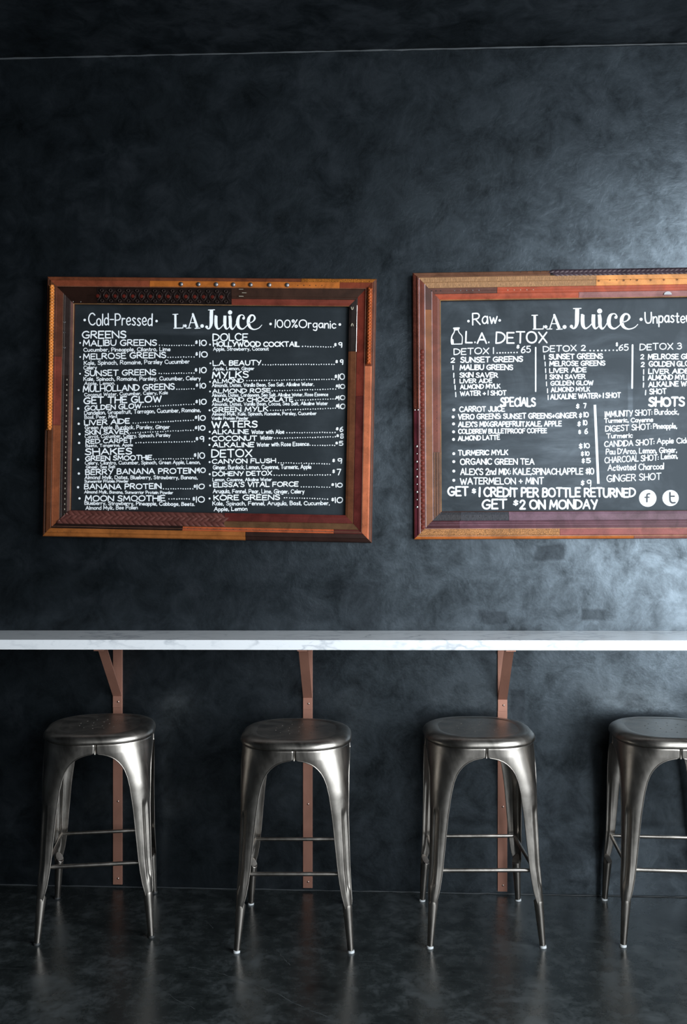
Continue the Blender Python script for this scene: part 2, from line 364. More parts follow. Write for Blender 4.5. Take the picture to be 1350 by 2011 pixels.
def leg_meshes(rear):
    zs = [.719, .705, .692, .682, .6785, .6775, .6765, .675, .6725, .670, .6665, .663, .659, .655, .650, .645, .6385, .632, .6235, .615, .603, .59]
    z = .575
    while z > .157: zs.append(z); z -= .0115
    zs.append(.155); N = 36
    vs, fs = [], []; k = 0.022 if rear else 0.0
    def sq(p):                     # rear feet stand a little closer together than the front ones
        f = 1 - (0.05 * (1 - p.z / .5) * (p.z < .5) if rear else 0); return Vector((p.x * f, p.y, p.z))
    edge = [[], []]
    for i, z in enumerate(zs):
        e = leg_extent(z)
        for j in range(N + 1):
            s = -e + 2 * e * j / N
            g = sst(.012, .0065, abs(s)) * sst(.205, .235, z) * sst(.500, .470, z)
            rid = 0.5 * sst(.021, .015, abs(s)) * sst(.011, .014, abs(s)) * sst(.205, .235, z) * sst(.500, .470, z)
            p = sq(leg_point(z, s, -0.0055 * g + 0.002 * rid - 0.0018 * sst(.172, .156, z))); vs.append(p)
            if j == 0: edge[0].append(p)
            if j == N: edge[1].append(p)
        if i:
            for j in range(N):
                a = (i - 1) * (N + 1) + j; fs.append((a, a + 1, a + N + 2, a + N + 1))
    bm = bmesh.new(); me = bpy.data.meshes.new('t'); me.from_pydata(vs, [], fs); bm.from_mesh(me); bpy.data.meshes.remove(me)
    bmesh.ops.recalc_face_normals(bm, faces=bm.faces)
    if sum((f.normal.dot(Vector((f.calc_center_median().x - .1, f.calc_center_median().y + .1, 0))) for f in bm.faces)) < 0:
        bmesh.ops.reverse_faces(bm, faces=bm.faces)
    off = {v: v.co - v.normal * 0.0016 for v in bm.verts}
    # inner skin
    geo = {v: bm.verts.new(c) for v, c in off.items()}; faces = list(bm.faces)
    for f in faces: bm.faces.new([geo[v] for v in reversed(f.verts)])
    for e in [e for e in bm.edges if len(e.link_faces) == 1 and e.verts[0] in geo]:
        a, b = e.verts; bm.faces.new((a, b, geo[b], geo[a]))
    for ed in edge:
        q = ed[5:]; tube(bm, q, [0.0023 * min(1, .3 + (len(q) - 1 - i) / 6) for i in range(len(q))], 6)
    # tapered lower tube with its closed slanted top inside the channel
    cs = []; rs = []
    for z in (.176, .167, .160, .152, .14, .12, .08, .04, .008):
        A, R = interp(A_t, z), interp(R_t, z); c = A - R; r = R if z < .158 else (.0170 if z < .163 else .0158 if z < .17 else .0150); cs.append(sq(Vector((c, -c, z)))); rs.append(r)
    rg = tube(bm, cs, rs, 18, cap=False); o_dir = Vector((.7071, -.7071, 0))
    for v in rg[0]: v.co.z += 0.9 * (v.co - cs[0]).dot(o_dir) - .004
    bm.faces.new([bm.verts.new(v.co) for v in rg[0][::-1]])
    bmesh.ops.recalc_face_normals(bm, faces=bm.faces)
    cap = bmesh.new(); c0 = sq(Vector((.2028, -.2028, 0))); tube(cap, [c0 + Vector((0, 0, .0005)), c0 + Vector((0, 0, .004)), c0 + Vector((0, 0, .0085))], [.0125, .0125, .0112], 18)
    return bm, cap
def rsq(A, R, n=18):
    out = []
    for k, (sx, sy) in enumerate(((1, 1), (-1, 1), (-1, -1), (1, -1))):
        c = A - R
        for i in range(n + 1):
            a = PI / 2 * k + PI / 2 * i / n; out.append((sx * c + R * math.cos(a), sy * c + R * math.sin(a)))
    return out
def make_seat(parent):
    prof = [(.199, .7125, .160), (.2035, .7125, .164), (.2055, .716, .166), (.2055, .722, .166), (.2035, .7295, .165), (.198, .7365, .161), (.189, .7422, .154), (.178, .7452, .145), (.167, .7462, .136), (.157, .7455, .128), (.149, .7438, .122)]
    bm = bmesh.new(); prev = None
    for A, z, R in prof:
        ring = [bm.verts.new((x, y, z)) for x, y in rsq(A, R)]
        if prev:
            for k in range(len(ring)):
                j = (k + 1) % len(ring)
                try: bm.faces.new((prev[k], prev[j], ring[j], ring[k]))
                except ValueError: pass
        prev = ring
    # pan with real drain holes: filled 2-D curve
    cu = bpy.data.curves.new('pan', 'CURVE'); cu.dimensions = '2D'; cu.fill_mode = 'BOTH'; cu.extrude = 0.0006
    def sp(pts):
        s = cu.splines.new('POLY'); s.points.add(len(pts) - 1); s.use_cyclic_u = True
        for q, (x, y) in zip(s.points, pts): q.co = (x, y, 0, 1)
    o2 = rsq(.149, .122); sp([p for i, p in enumerate(o2) if i == 0 or (Vector(p) - Vector(o2[i - 1])).length > 1e-4])
    holes = [(.078 * math.cos(t), .078 * math.sin(t)) for t in [2 * PI * (k + .5) / 12 for k in range(12)]] + [(.034 * math.cos(t), .034 * math.sin(t)) for t in [2 * PI * k / 5 for k in range(5)]]
    for hx, hy in holes: sp([(hx + .0034 * math.cos(t), hy + .0034 * math.sin(t)) for t in [2 * PI * k / 10 for k in range(10)]])
    co = bpy.data.objects.new('pan', cu); C.collection.objects.link(co)
    me = bpy.data.meshes.new_from_object(co.evaluated_get(bpy.context.evaluated_depsgraph_get()))
    bpy.data.objects.remove(co); me.transform(Matrix.Translation((0, 0, .7432))); 
    for f in me.polygons: f.use_smooth = False
    seat = link('seat', bm, M_steel, parent, True)
    me.materials.clear(); me.materials.append(M_steel); pan = bpy.data.objects.new('seat_pan', me); C.collection.objects.link(pan); pan.parent = parent
    return seat
def make_stool():
    r = empty('bar_stool')
    make_seat(r)
    for k, rear in ((0, 0), (1, 1), (2, 1), (3, 0)):
        bm, cap = leg_meshes(rear)
        # base mesh is the corner (+x, -y); mirror into the other three
        S = {0: (1, 1, 1), 1: (1, -1, 1), 2: (-1, -1, 1), 3: (-1, 1, 1)}[k]
        for b_ in (bm, cap):
            for v in b_.verts: v.co = Vector((v.co.x * S[0], v.co.y * S[1], v.co.z))
            bmesh.ops.recalc_face_normals(b_, faces=b_.faces)
        lg = link('leg', bm, M_steel, r, True); link('foot_cap', cap, M_cap, lg, True)
    q = .178
    for a, b in (((-q, -q), (q, -q)), ((-q * .965, q), (q * .965, q)), ((-q, -q), (-q * .965, q)), ((q, -q), (q * .965, q))):
        bm = bmesh.new(); a3, b3 = Vector((*a, .268)), Vector((*b, .268)); d = (b3 - a3).normalized()
        tube(bm, [a3, a3 + d * .015, a3 + d * .03, b3 - d * .03, b3 - d * .015, b3], [.005, .0062, .0072, .0072, .0062, .005], 14); link('crossbar', bm, M_steel, r, True)
    for k in range(4):
        bm = bmesh.new(); a = k * PI / 2; m = Matrix.Rotation(a, 4, 'Z')
        rnd = random.Random(k); pts = [m @ Vector((rnd.uniform(-.0012, .0012), -.1992, z)) for z in (.711, .704, .697, .690, .683, .6775)]
        tube(bm, pts, [.0014, .0016, .0014, .0018, .0022, .0034], 8); link('weld_seam', bm, M_steel, r, True)
    return r
stool = make_stool()
spots = [(-1.097, -.290, .19, 'leftmost metal bar stool, turned slightly, with no pale rims on its feet'),
         (-.335, -.342, .044, 'second metal bar stool from the left, a copper strip standing clear between its legs'),
         (.349, -.276, .055, 'third metal bar stool from the left, its rear leg crossing the copper strip behind'),
         (1.062, -.252, -.04, 'rightmost metal bar stool, cut off by the right edge of the picture')]
for i, (x, y, rz, lab) in enumerate(spots):
    o = stool if i == 0 else copy_tree(stool)
    o.location = (x, y, 0); o.rotation_euler = (0, 0, rz)
    tag(o, lab, 'stool', 'gunmetal bar stools along the marble ledge')
M_darkcap = plain('dark_foot_rubber', (0.03, 0.03, 0.03), 0.5)
for ch in stool.children:
    for g in ch.children:
        if g.name.startswith('foot_cap'): g.data = g.data.copy(); g.data.materials[0] = M_darkcap

# ------------------------------------------------------------------ hand-lettering: a stroke alphabet (tenths of the cap height)
G = {}
def g(s):
    for ln in s.strip().split('\n'):
        ch, rest = ln[0], ln[2:]; wd, st = rest.split('|')
        G[ch] = (float(wd), [(t[0] == '~', [float(x) for x in t.lstrip('~').split()]) for t in st.split(';')])
g('''A 8|0 0 4 10 8 0;1.5 3.5 6.5 3.5
B 6|0 0 0 10;~0 10 4 9.8 5.5 7.8 4 5.8 0 5.4;~0 5.4 4.6 5.2 6 2.8 4.6 .5 0 0
C 7.5|~7.5 8.4 5 10 1.8 8.8 0 5 1.6 1.2 4.8 0 7.5 1.5
D 7.6|0 0 0 10;~0 10 4.5 9.4 7.6 6.5 7 3 4 .6 0 0
E 6|6 10 0 10 0 0 6 0;0 5.2 5 5.2
F 6|6 10 0 10 0 0;0 5.2 5 5.2
G 8.2|~7.5 8.8 5 10 1.8 8.8 0 5 1.6 1.2 4.6 0 7.4 1.2 8 4.4;8.2 4.4 4.6 4.4
H 7.2|0 0 0 10;7.2 0 7.2 10;0 5 7.2 5
I 0|0 0 0 10
J 5|~4.6 10 4.6 3.4 3.6 .6 1.6 0 0 1.8
K 6.5|0 0 0 10;6.2 10 0 4.4;2 5.8 6.5 0
L 5.6|0 10 0 0 5.6 0
M 9|0 0 1 10 4.5 2.5 8 10 9 0
N 7.6|0 0 0 10 7.6 0 7.6 10
O 8.8|~4.4 10 1.2 8.6 0 5 1.2 1.4 4.4 0 7.6 1.4 8.8 5 7.6 8.6 4.4 10
P 6|0 0 0 10;~0 10 4.2 9.8 6 7.6 4.6 5 0 4.4
Q 8.8|~4.4 10 1.2 8.6 0 5 1.2 1.4 4.4 0 7.6 1.4 8.8 5 7.6 8.6 4.4 10;5.5 3 9 -.5
R 6.8|0 0 0 10;~0 10 4.4 9.8 6 7.8 4.6 5.4 0 4.8;2.5 4.9 6.8 0
S 6|~5.8 8.7 3.8 10 1 9.2 .6 6.8 3 5.3 5.6 3.9 5.6 1.2 3 0 0 1.3
T 7.2|0 10 7.2 10;3.6 10 3.6 0
U 7.2|~0 10 .1 4 1.4 .7 3.6 0 5.9 .8 7.1 4 7.2 10
V 7.6|0 10 3.8 0 7.6 10
W 10.5|0 10 2.6 0 5.2 8 7.8 0 10.5 10
X 7|0 10 7 0;7 10 0 0
Y 7|0 10 3.5 4.8;7 10 2.8 0
Z 6.5|0 10 6.5 10 0 0 6.5 0
a 4.8|~4.5 5.3 2.4 6.2 .4 4.6 0 2.2 1.4 .2 3.4 .8 4.5 3;4.6 6 4.8 0
b 4.6|0 10 0 0;~0 4.4 2 6 4.2 5 4.6 2.6 3.2 .3 0 .6
c 4.3|~4.3 5 2.4 6.2 .3 4.6 .2 1.8 2 0 4.3 .9
d 4.8|4.8 10 4.8 0;~4.8 4.6 2.6 6.2 .4 4.6 .2 1.6 2 0 4.8 1.6
e 4.6|~.2 3 4.4 3.4 4 5.6 2.2 6.2 .2 4.4 .4 1.4 2.4 0 4.6 1
f 3.6|~3.8 9.4 2.3 10 1.5 8 1.5 0;0 5.8 3.4 5.8
g 4.8|~4.5 5.4 2.2 6.2 .2 4 1.4 1 4.5 2.2;~4.7 6 4.7 -1 3.4 -3.2 .6 -2.4
h 4.6|0 10 0 0;~0 4 2.2 6 4.2 5 4.6 0
i 0|0 6 0 0;0 8.2 0 8.7
j 1.6|~1.6 6 1.6 -1.4 0 -2.8;1.6 8.2 1.6 8.7
k 4.3|0 10 0 0;4 6 0 2.6 4.3 0
l 0|0 10 0 0
m 7.6|0 6 0 0;~0 4 2 6 3.6 5 3.8 0;~3.8 4 5.8 6 7.4 5 7.6 0
n 4.5|0 6 0 0;~0 4 2.2 6 4.1 5 4.5 0
o 4.8|~2.4 6.2 .4 5 0 3 .6 .9 2.4 0 4.3 .9 4.8 3 4.3 5.2 2.4 6.2
p 4.6|0 6 0 -3.5;~0 4.4 2 6 4.2 5 4.6 2.6 3.2 .3 0 .6
r 3.2|0 6 0 0;~0 3.8 1.3 5.8 3.2 5.6
s 3.9|~3.8 5.4 2 6.3 .4 5 2 3.3 3.7 1.8 2.3 0 0 .8
t 3.4|~1.6 8.6 1.6 2 2.1 .2 3.4 .6;0 6 3.4 6
u 4.5|~0 6 0 2 1.5 0 3.6 1 4.5 3;4.5 6 4.5 0
v 4.4|0 6 2.2 0 4.4 6
w 6.6|0 6 1.7 0 3.3 5 4.9 0 6.6 6
x 4.4|0 6 4.4 0;4.4 6 0 0
y 4.6|0 6 2.5 .4;4.6 6 1.3 -3.4
z 4.2|0 6 4.2 6 0 0 4.2 0
0 6.6|~3.3 10 .9 8.6 0 5 .9 1.4 3.3 0 5.7 1.4 6.6 5 5.7 8.6 3.3 10
1 0|0 0 0 10
2 6|~.3 7.8 1.6 9.7 4 10 5.6 8 4.4 5 0 0;0 0 6 0
3 5.6|~.3 9 3 10 5 8 4.4 6 2.2 5.4;~2.2 5.4 5 4.8 5.4 2 3 0 0 1
4 6|4.6 0 4.6 10 0 3 6 3
5 5.6|5.4 10 .8 10 .4 5.6;~.4 5.6 3 6.4 5.4 4.4 5 1.2 2.4 0 0 1
6 5.6|~4.8 10 1.6 7.6 0 3.4 1 .4 3.4 .2 5.6 2.4 4.4 5.2 2 5.2 .3 3
7 5.6|0 10 5.6 10 2.4 0
8 5.6|~2.8 10 .6 8.6 1 6.4 2.8 5.4 5 3.8 5.2 1 2.8 0 .3 1 .6 3.8 2.8 5.4 4.8 6.6 5 8.8 2.8 10
9 5|~5 8.6 3 10 .6 9 0 7 1.4 5 4 5.4 5 7.6;~5 9 5 4 4.4 0
$ 4.6|~4.4 7.6 2.4 8.6 .6 7.4 1 5.6 3.6 4.4 4.2 2.6 2.4 1.4 0 2.4;2.3 10 2.3 0
. .4|.2 .2 .2 .5
, .8|.8 .8 .2 -1.2
: .2|.1 1.6 .1 2;.1 5.4 .1 5.8
' .6|.6 10 .2 7.6
- 4|0 4.6 4 4.6
+ 5.4|0 4 5.4 4;2.7 6.8 2.7 1.2
% 6.4|~1.4 9.8 0 8.4 1.4 6.8 2.8 8.4 1.4 9.8;6 10 .4 0;~5 3 3.6 1.6 5 0 6.4 1.6 5 3''')
def catmull(p, closed=False):
    out = []; n = len(p)
    for i in range(n - 1):
        p0 = p[i - 1] if i else (p[n - 2] if p[0] == p[-1] else p[0]); p1, p2 = p[i], p[i + 1]; p3 = p[i + 2] if i + 2 < n else (p[1] if p[0] == p[-1] else p[-1])
        for k in range(4):
            t = k / 4; out.append(tuple(.5 * (2 * b + (c - a) * t + (2 * a - 5 * b + 4 * c - d) * t * t + (3 * b - a - 3 * c + d) * t ** 3) for a, b, c, d in zip(p0, p1, p2, p3)))
    out.append(tuple(p[-1])); return out
class Ink:
    """flat painted strokes collected as one mesh in board coordinates"""
    def __init__(s): s.v = []; s.f = []; s.k = rj.randrange(8)
    def lift(s):          # every stroke lies a hair above the one before, like paint on paint
        s.k = (s.k + 1) % 24; return s.k * 2.0e-5
    def disc(s, x, y, r, z, n=8):
        z += s.lift(); b = len(s.v); s.v += [(x + r * math.cos(2 * PI * k / n), y + r * math.sin(2 * PI * k / n), z) for k in range(n)]; s.f.append(tuple(range(b, b + n)))
    def stroke(s, pts, ws, z):
        if not isinstance(ws, (list, tuple)): ws = [ws] * len(pts)
        n = len(pts); b = len(s.v); z0 = z; z += s.lift()
        for i in range(n):
            a, c = pts[max(i - 1, 0)], pts[min(i + 1, n - 1)]; dx, dy = c[0] - a[0], c[1] - a[1]; l = math.hypot(dx, dy) or 1e-9
            nx, ny = -dy / l * ws[i] / 2, dx / l * ws[i] / 2; x, y = pts[i][:2]
            s.v += [(x + nx, y + ny, z), (x - nx, y - ny, z)]
        for i in range(n - 1): k = b + 2 * i; s.f.append((k, k + 1, k + 3, k + 2))
        for p, q in ((pts[0], ws[0]), (pts[-1], ws[-1])):
            if q < .009: s.disc(*p[:2], q / 2, z0)
rj = random.Random(11)

# ------------------------------------------------------------------ menu boards
ZF = 0.052                      # how far the frame stands off the wall
PXM = 1 / 478.0                 # about one photo pixel on the frame, in metres
class Board:
    def __init__(b, TL, TR, BR, BL, name, label, Wpx=None):
        c = [P(*q, -ZF) for q in (TL, TR, BR, BL)]
        cen = (c[0] + c[1] + c[2] + c[3]) / 4; ex = ((c[1] - c[0]) + (c[2] - c[3])) / 2; ez = ((c[0] - c[3]) + (c[1] - c[2])) / 2
        b.W, b.H = ex.length, ez.length; roll = -math.atan2(ex.z, ex.x)
        b.root = empty(name, (0, 0, 0)); b.root.matrix_world = Matrix.Translation((cen.x, 0, cen.z)) @ Matrix.Rotation(roll, 4, 'Y') @ Matrix.Rotation(PI / 2, 4, 'X')
        b.inv = b.root.matrix_world.inverted(); tag(b.root, label, 'menu board')
    def loc(b, u, v, z):
        """photo pixel -> point in the board's own plane, z above the wall"""
        q = b.inv @ P(u, v, -z); return (q.x, q.y)
    # frame profile: offset from the outer edge (m) -> height above wall
    prof = [(0, .040), (.004, .047), (.017, .050), (.0185, .0535), (.042, .052), (.044, .049), (.075, .0425), (.078, .041), (.100, .038), (.112, .033), (.2, .033)]
    def h(b, o):
        for (a, x), (c, y) in zip(b.prof, b.prof[1:]):
            if o <= c: return x + (y - x) * (o - a) / (c - a)
        return .033
    def at(b, side, s, o):
        """side coordinate s (local x or y), offset o from outer edge -> local xy, mitred"""
        L = (b.W if side in 'TB' else b.H) / 2; s = max(-L + o, min(L - o, s))
        return {'T': (s, b.H / 2 - o), 'B': (s, -b.H / 2 + o), 'L': (-b.W / 2 + o, s), 'R': (b.W / 2 - o, s)}[side]
    def piece(b, side, s0, s1, o0, o1, rgb, tex='plain', lift=0.0, name='leather_strip', rough=.42, th=.003, label=None):
        s0 = -9 if s0 is None else s0; s1 = 9 if s1 is None else s1
        if s0 > s1: s0, s1 = s1, s0
        e = min(.0012, (o1 - o0) * .2); li = lift + rj.uniform(0, .0006)
        of = [o0 + .0001, o0 + e] + [x for x, _ in b.prof if o0 + e + .001 < x < o1 - e - .001] + [o1 - e, o1 - .0001]
        hs = [b.h(o) + li for o in of]; hs[0] -= e * .8; hs[-1] -= e * .8
        L = b.W / 2 if side in 'TB' else b.H / 2
        a0, a1 = max(s0, -L), min(s1, L); n = max(2, int((a1 - a0) / .06)); bm = bmesh.new(); prev = None
        for k in range(n + 1):
            s = (s0 if k == 0 else s1 if k == n else a0 + (a1 - a0) * k / n)
            if 0 < k < n and (abs(s) > L - o1): s = math.copysign(L - o1 - .001 * (n - k if s > 0 else k), s)
            g_ = .0006 if k in (0, n) else 0
            s += g_ if k == 0 else -g_ if k == n else 0
            ring = [(*b.at(side, s, o), z) for o, z in zip(of, hs)] + [(*b.at(side, s, o), z - th) for o, z in ((of[-1], hs[-1]), (of[0], hs[0]))]
            ring = [bm.verts.new(p) for p in ring]
            if prev:
                m = len(ring)
                for j in range(m):
                    try: bm.faces.new((prev[j], prev[(j + 1) % m], ring[(j + 1) % m], ring[j]))
                    except ValueError: pass
            else: bm.faces.new(ring)
            prev = ring
        bm.faces.new(prev[::-1]); bmesh.ops.recalc_face_normals(bm, faces=bm.faces)
        return link(name, bm, leather(rgb, tex, rough), b.root, label=label)
    def base(b, rgb, inner):
        """solid moulding under the leather, down to the wall"""
        bm = bmesh.new(); of = [.0015] + [x for x, _ in b.prof if .002 < x < inner - .002] + [inner]
        rings = []
        for o, z in [(of[0], .0005)] + [(o, b.h(o) - .0014) for o in of] + [(inner, .0005)]:
            x, y = b.W / 2 - o, b.H / 2 - o; rings.append([bm.verts.new(p) for p in ((-x, -y, z), (x, -y, z), (x, y, z), (-x, y, z))])
        for a, c in zip(rings, rings[1:] + rings[:1]):
            for k in range(4): bm.faces.new((a[k], a[(k + 1) % 4], c[(k + 1) % 4], c[k]))
        bmesh.ops.recalc_face_normals(bm, faces=bm.faces); link('frame_moulding', bm, leather(rgb), b.root)
    def panel(b, inner, mat, z=.016):
        bm = bmesh.new(); x, y = b.W / 2 - inner + .003, b.H / 2 - inner + .003; box(bm, (-x, -y, .001), (x, y, z)); b.pan = link('chalkboard_panel', bm, mat, b.root); b.pz = z
        for sx in (-1,):
            pass
    def px(b, side, u, v):
        """side coordinate of a photo pixel"""
        q = b.loc(u, v, .045); return q[0] if side in 'TB' else q[1]
    def bead(b, side, s0, s1, o, r, mat, name='piping', h=None):
        L = b.W / 2 if side in 'TB' else b.H / 2; s0 = -L + o if s0 is None else s0; s1 = L - o if s1 is None else s1
        bm = bmesh.new(); z = (b.h(o) if h is None else h); tube(bm, [(*b.at(side, s0 + (s1 - s0) * k / 10, o), z) for k in range(11)], r, 6); return link(name, bm, mat, b.root, True)
    def dots(b, side, s0, s1, o, n, r, mat, name='punched_hole', lift=.0008, many=False):
        """a row of small flat dots, one part"""
        bm = bmesh.new()
        for k in range(n):
            s = s0 + (s1 - s0) * k / max(1, n - 1); x, y = b.at(side, s, o); dome(bm, (x, y, b.h(o) + lift), (0, 0, 1), r, r * .35, 8, 2)
        return link(name, bm, mat, b.root, kind='stuff')
    def stud(b, side, s, o, r, mat):
        bm = bmesh.new(); x, y = b.at(side, s, o); dome(bm, (x, y, b.h(o) + .0004), (0, 0, 1), r, r * .6, 14, 4); return link('stud', bm, mat, b.root, True)
    def plait(b, side, s0, s1, o, w, period, rgb, lift=.002):
        """three-strand plaited cord"""
        bm = bmesh.new(); n = int(abs(s1 - s0) / period * 6)
        for k in range(3):
            pts = []
            for i in range(n + 1):
                s = s0 + (s1 - s0) * i / n; t = 2 * PI * (abs(s - s0) / (3 * period)) + 2 * PI * k / 3
                x, y = b.at(side, s, o + math.sin(t) * w * .30); pts.append((x, y, b.h(o) + lift + .002 + w * .16 * math.cos(2 * t)))
            tube(bm, pts, w * .20, 7)
        return link('plaited_cord', bm, leather(rgb, 'plain', .3), b.root, True)
    def weave(b, side, s0, s1, o0, o1, rgb, rows=4, cell=.019, lift=.003):
        """flat woven strap: domed slanting lozenges in rows of alternating direction"""
        bm = bmesh.new(); hh = (o1 - o0) / rows; n = int(abs(s1 - s0) / cell); sg = 1 if s1 > s0 else -1
        for r in range(rows):
            for i in range(n):
                c = s0 + sg * cell * (i + .5 + (.5 if r % 2 else 0)); oc = o0 + hh * (r + .5); sl = (1 if r % 2 else -1) * cell * .42
                grid = []
                for jj in range(5):
                    row = []
                    for ii in range(5):
                        a, d = ii / 4 * 2 - 1, jj / 4 * 2 - 1
                        o = oc + d * hh * .62; s = c + a * cell * .5 + d * sl
                        x, y = b.at(side, s, o); z = b.h(max(o0, min(o1, o))) + lift + .0032 * (1 - a * a) * (1 - .6 * d * d) - .0015 * abs(d) ** 3
                        row.append(bm.verts.new((x, y, z)))
                    grid.append(row)
                for j in range(4):
                    for k in range(4): bm.faces.new((grid[j][k], grid[j][k + 1], grid[j + 1][k + 1], grid[j + 1][k]))
        bmesh.ops.recalc_face_normals(bm, faces=bm.faces)
        for f in bm.faces:
            if f.normal.z < 0: f.normal_flip()
        return link('woven_strap', bm, leather(rgb, 'plain', .33), b.root, True)
    def chainwork(b, side, s0, s1, o0, o1, per):
        """dark strap of linked rings along both edges with red diamonds between"""
        n = int(abs(s1 - s0) / per); st = (s1 - s0) / n; oc = (o0 + o1) / 2; wd = (o1 - o0)
        ring = bmesh.new()
        for i in range(n):
            s = s0 + st * (i + .5)
            for o in (o0 + wd * .17, o1 - wd * .17):
                x, y = b.at(side, s, o); z = b.h(o) + .004; m = 12
                tube(ring, [(x + .0062 * math.cos(2 * PI * k / m), y + .0055 * math.sin(2 * PI * k / m), z) for k in range(m + 1)], .0021, 5)
            for sg in (-1, 1):          # hourglass link between the rings
                pts = [(*b.at(side, s + sg * st * (.48 - .30 * (1 - (2 * t - 1) ** 2)), o0 + wd * (.2 + .6 * t)), b.h(oc) + .0045) for t in [k / 8 for k in range(9)]]
                tube(ring, pts, .0016, 5)
            x, y = b.at(side, s0 + st * i if i else s0 + st * .02, oc); mid = bmesh.new(); dome(mid, (x, y, b.h(oc) + .0012), (0, 0, 1), .0088, .0014, 8, 2); link('red_insert', mid, leather((96, 32, 24), 'plain', .4), b.root)
        link('linked_rings', ring, leather((52, 40, 38), 'plain', .28), b.root, True, kind='stuff')
    # ---- writing
    def write(b, Z, text, x0, x1, y0, y1, h, wt, name='lettering', mat=None, z=None):
        """text from x0 to x1 with its baseline running y0..y1, cap height h, stroke weight wt; all in the coordinates of view Z"""
        adv = 0; items = []; sp = 2.1; wt = min(wt, h * .195)
        for ch in text:
            if ch == ' ': adv += 4.2; continue
            wd, st = G[ch]; items.append((adv, wd, st)); adv += wd + sp
        tot = max(adv - sp, .1); kx = (x1 - x0 - wt) / (tot if tot > 1 else 1); kx = kx if tot > 1 else h / 10
        ink = Ink(); zz = (b.pz + .0004) if z is None else z; u0, v0, sc = Z
        for a, wd, st in items:
            ja, jy, js = rj.uniform(-.05, .05), rj.uniform(-.03, .03) * h, rj.uniform(.96, 1.05)
            for smooth, q in st:
                pts = [(q[i], q[i + 1]) for i in range(0, len(q), 2)]
                if smooth: pts = catmull(pts)
                out = []
                for (x, y) in pts:
                    X = x0 + wt / 2 + (a + x + ja * (y - 4)) * kx; t = (X - x0) / max(1, x1 - x0)
                    Y = y0 + (y1 - y0) * t - y / 10 * (h - wt) * js - wt / 2 + jy
                    out.append(b.loc(u0 + X / sc, v0 + Y / sc, b.pz))
                wd_ = wt / sc * PXM * rj.uniform(.93, 1.08)
                if smooth: ink.stroke(out, wd_, zz)
                else:
                    for p, r in zip(out, out[1:]): ink.stroke([p, r], wd_, zz)
        return link(name, (ink.v, ink.f), mat or M_chalk, b.pan)
    def bullets(b, Z, pts, r):
        u0, v0, sc = Z; ink = Ink()
        for x, y in pts: ink.disc(*b.loc(u0 + x / sc, v0 + y / sc, b.pz), r / sc * PXM, b.pz + .0004, 10)
        return link('bullet_dots', (ink.v, ink.f), M_chalk, b.pan, kind='stuff')
    def leader(b, Z, x0, x1, y0, y1, r=4.6, step=19):
        u0, v0, sc = Z; ink = Ink(); n = max(2, int(round((x1 - x0) / step)))
        for k in range(n + 1):
            t = k / n; ink.disc(*b.loc(u0 + (x0 + (x1 - x0) * t + rj.uniform(-1.5, 1.5)) / sc, v0 + (y0 + (y1 - y0) * t + rj.uniform(-1.5, 1.5)) / sc, b.pz), r / sc * PXM * rj.uniform(.85, 1.15), b.pz + .0004, 8)
        return link('leader_dots', (ink.v, ink.f), M_chalk, b.pan, kind='stuff')
    def line(b, Z, x0, y0, x1, y1, w_):
        u0, v0, sc = Z; ink = Ink(); ink.stroke([b.loc(u0 + x0 / sc, v0 + y0 / sc, b.pz), b.loc(u0 + x1 / sc, v0 + y1 / sc, b.pz)], w_ / sc * PXM, b.pz + .0004); return link('divider_line', (ink.v, ink.f), M_chalk, b.pan)
    def strokes(b, f, S, k, name, mat=None, dz=0):
        """S: list of [x, y, width, ...] brush strokes in source coordinates, f maps them to photo pixels, k width scale"""
        ink = Ink(); z = b.pz + .0004 + dz
        for s in S:
            p = catmull([tuple(s[i:i + 3]) for i in range(0, len(s), 3)]) if len(s) > 6 else [tuple(s[i:i + 3]) for i in range(0, len(s), 3)]
            pts = [b.loc(*f(x, y), b.pz) for x, y, _ in p]
            if len(pts) == 1: ink.disc(*pts[0], p[0][2] * k * PXM / 2, z, 20)
            else: ink.stroke(pts, [max(.5, q[2]) * k * PXM for q in p], z)
        return link(name, (ink.v, ink.f), mat or M_chalk, b.pan)
JUICE = [[322, 463, 8, 394, 461, 8], [358, 465, 36, 356, 540, 38, 354, 600, 34, 340, 640, 20, 318, 651, 12, 302, 640, 12], [303, 632, 30],
         [396, 519, 8, 412, 519, 8], [410, 522, 32, 408, 570, 34, 412, 620, 32, 432, 650, 18, 462, 640, 10, 502, 600, 8], [512, 519, 32, 510, 580, 34, 514, 625, 28, 530, 652, 16, 556, 636, 8, 576, 600, 8],
         [566, 519, 30, 572, 560, 34, 574, 620, 30, 594, 654, 18, 622, 632, 8, 640, 600, 8], [570, 487, 46],
         [724, 546, 28], [736, 540, 8, 722, 518, 10, 700, 512, 10, 670, 530, 26, 656, 585, 36, 670, 634, 28, 710, 653, 14, 752, 628, 9, 782, 592, 8],
         [780, 594, 8, 826, 580, 10, 852, 548, 20, 838, 518, 14, 806, 518, 20, 782, 552, 32, 780, 600, 34, 802, 640, 24, 846, 657, 12, 900, 642, 9, 932, 612, 6]]
LA = [[-72, 527, 8, -18, 525, 8], [-45, 530, 22, -44, 652, 22], [-60, 658, 9, 35, 656, 9], [35, 656, 8, 40, 625, 7], [60, 636, 30],
      [140, 524, 8, 98, 650, 9], [140, 524, 20, 188, 652, 26], [112, 606, 8, 168, 606, 8], [70, 658, 8, 118, 656, 8], [162, 660, 8, 216, 657, 8], [238, 637, 36]]

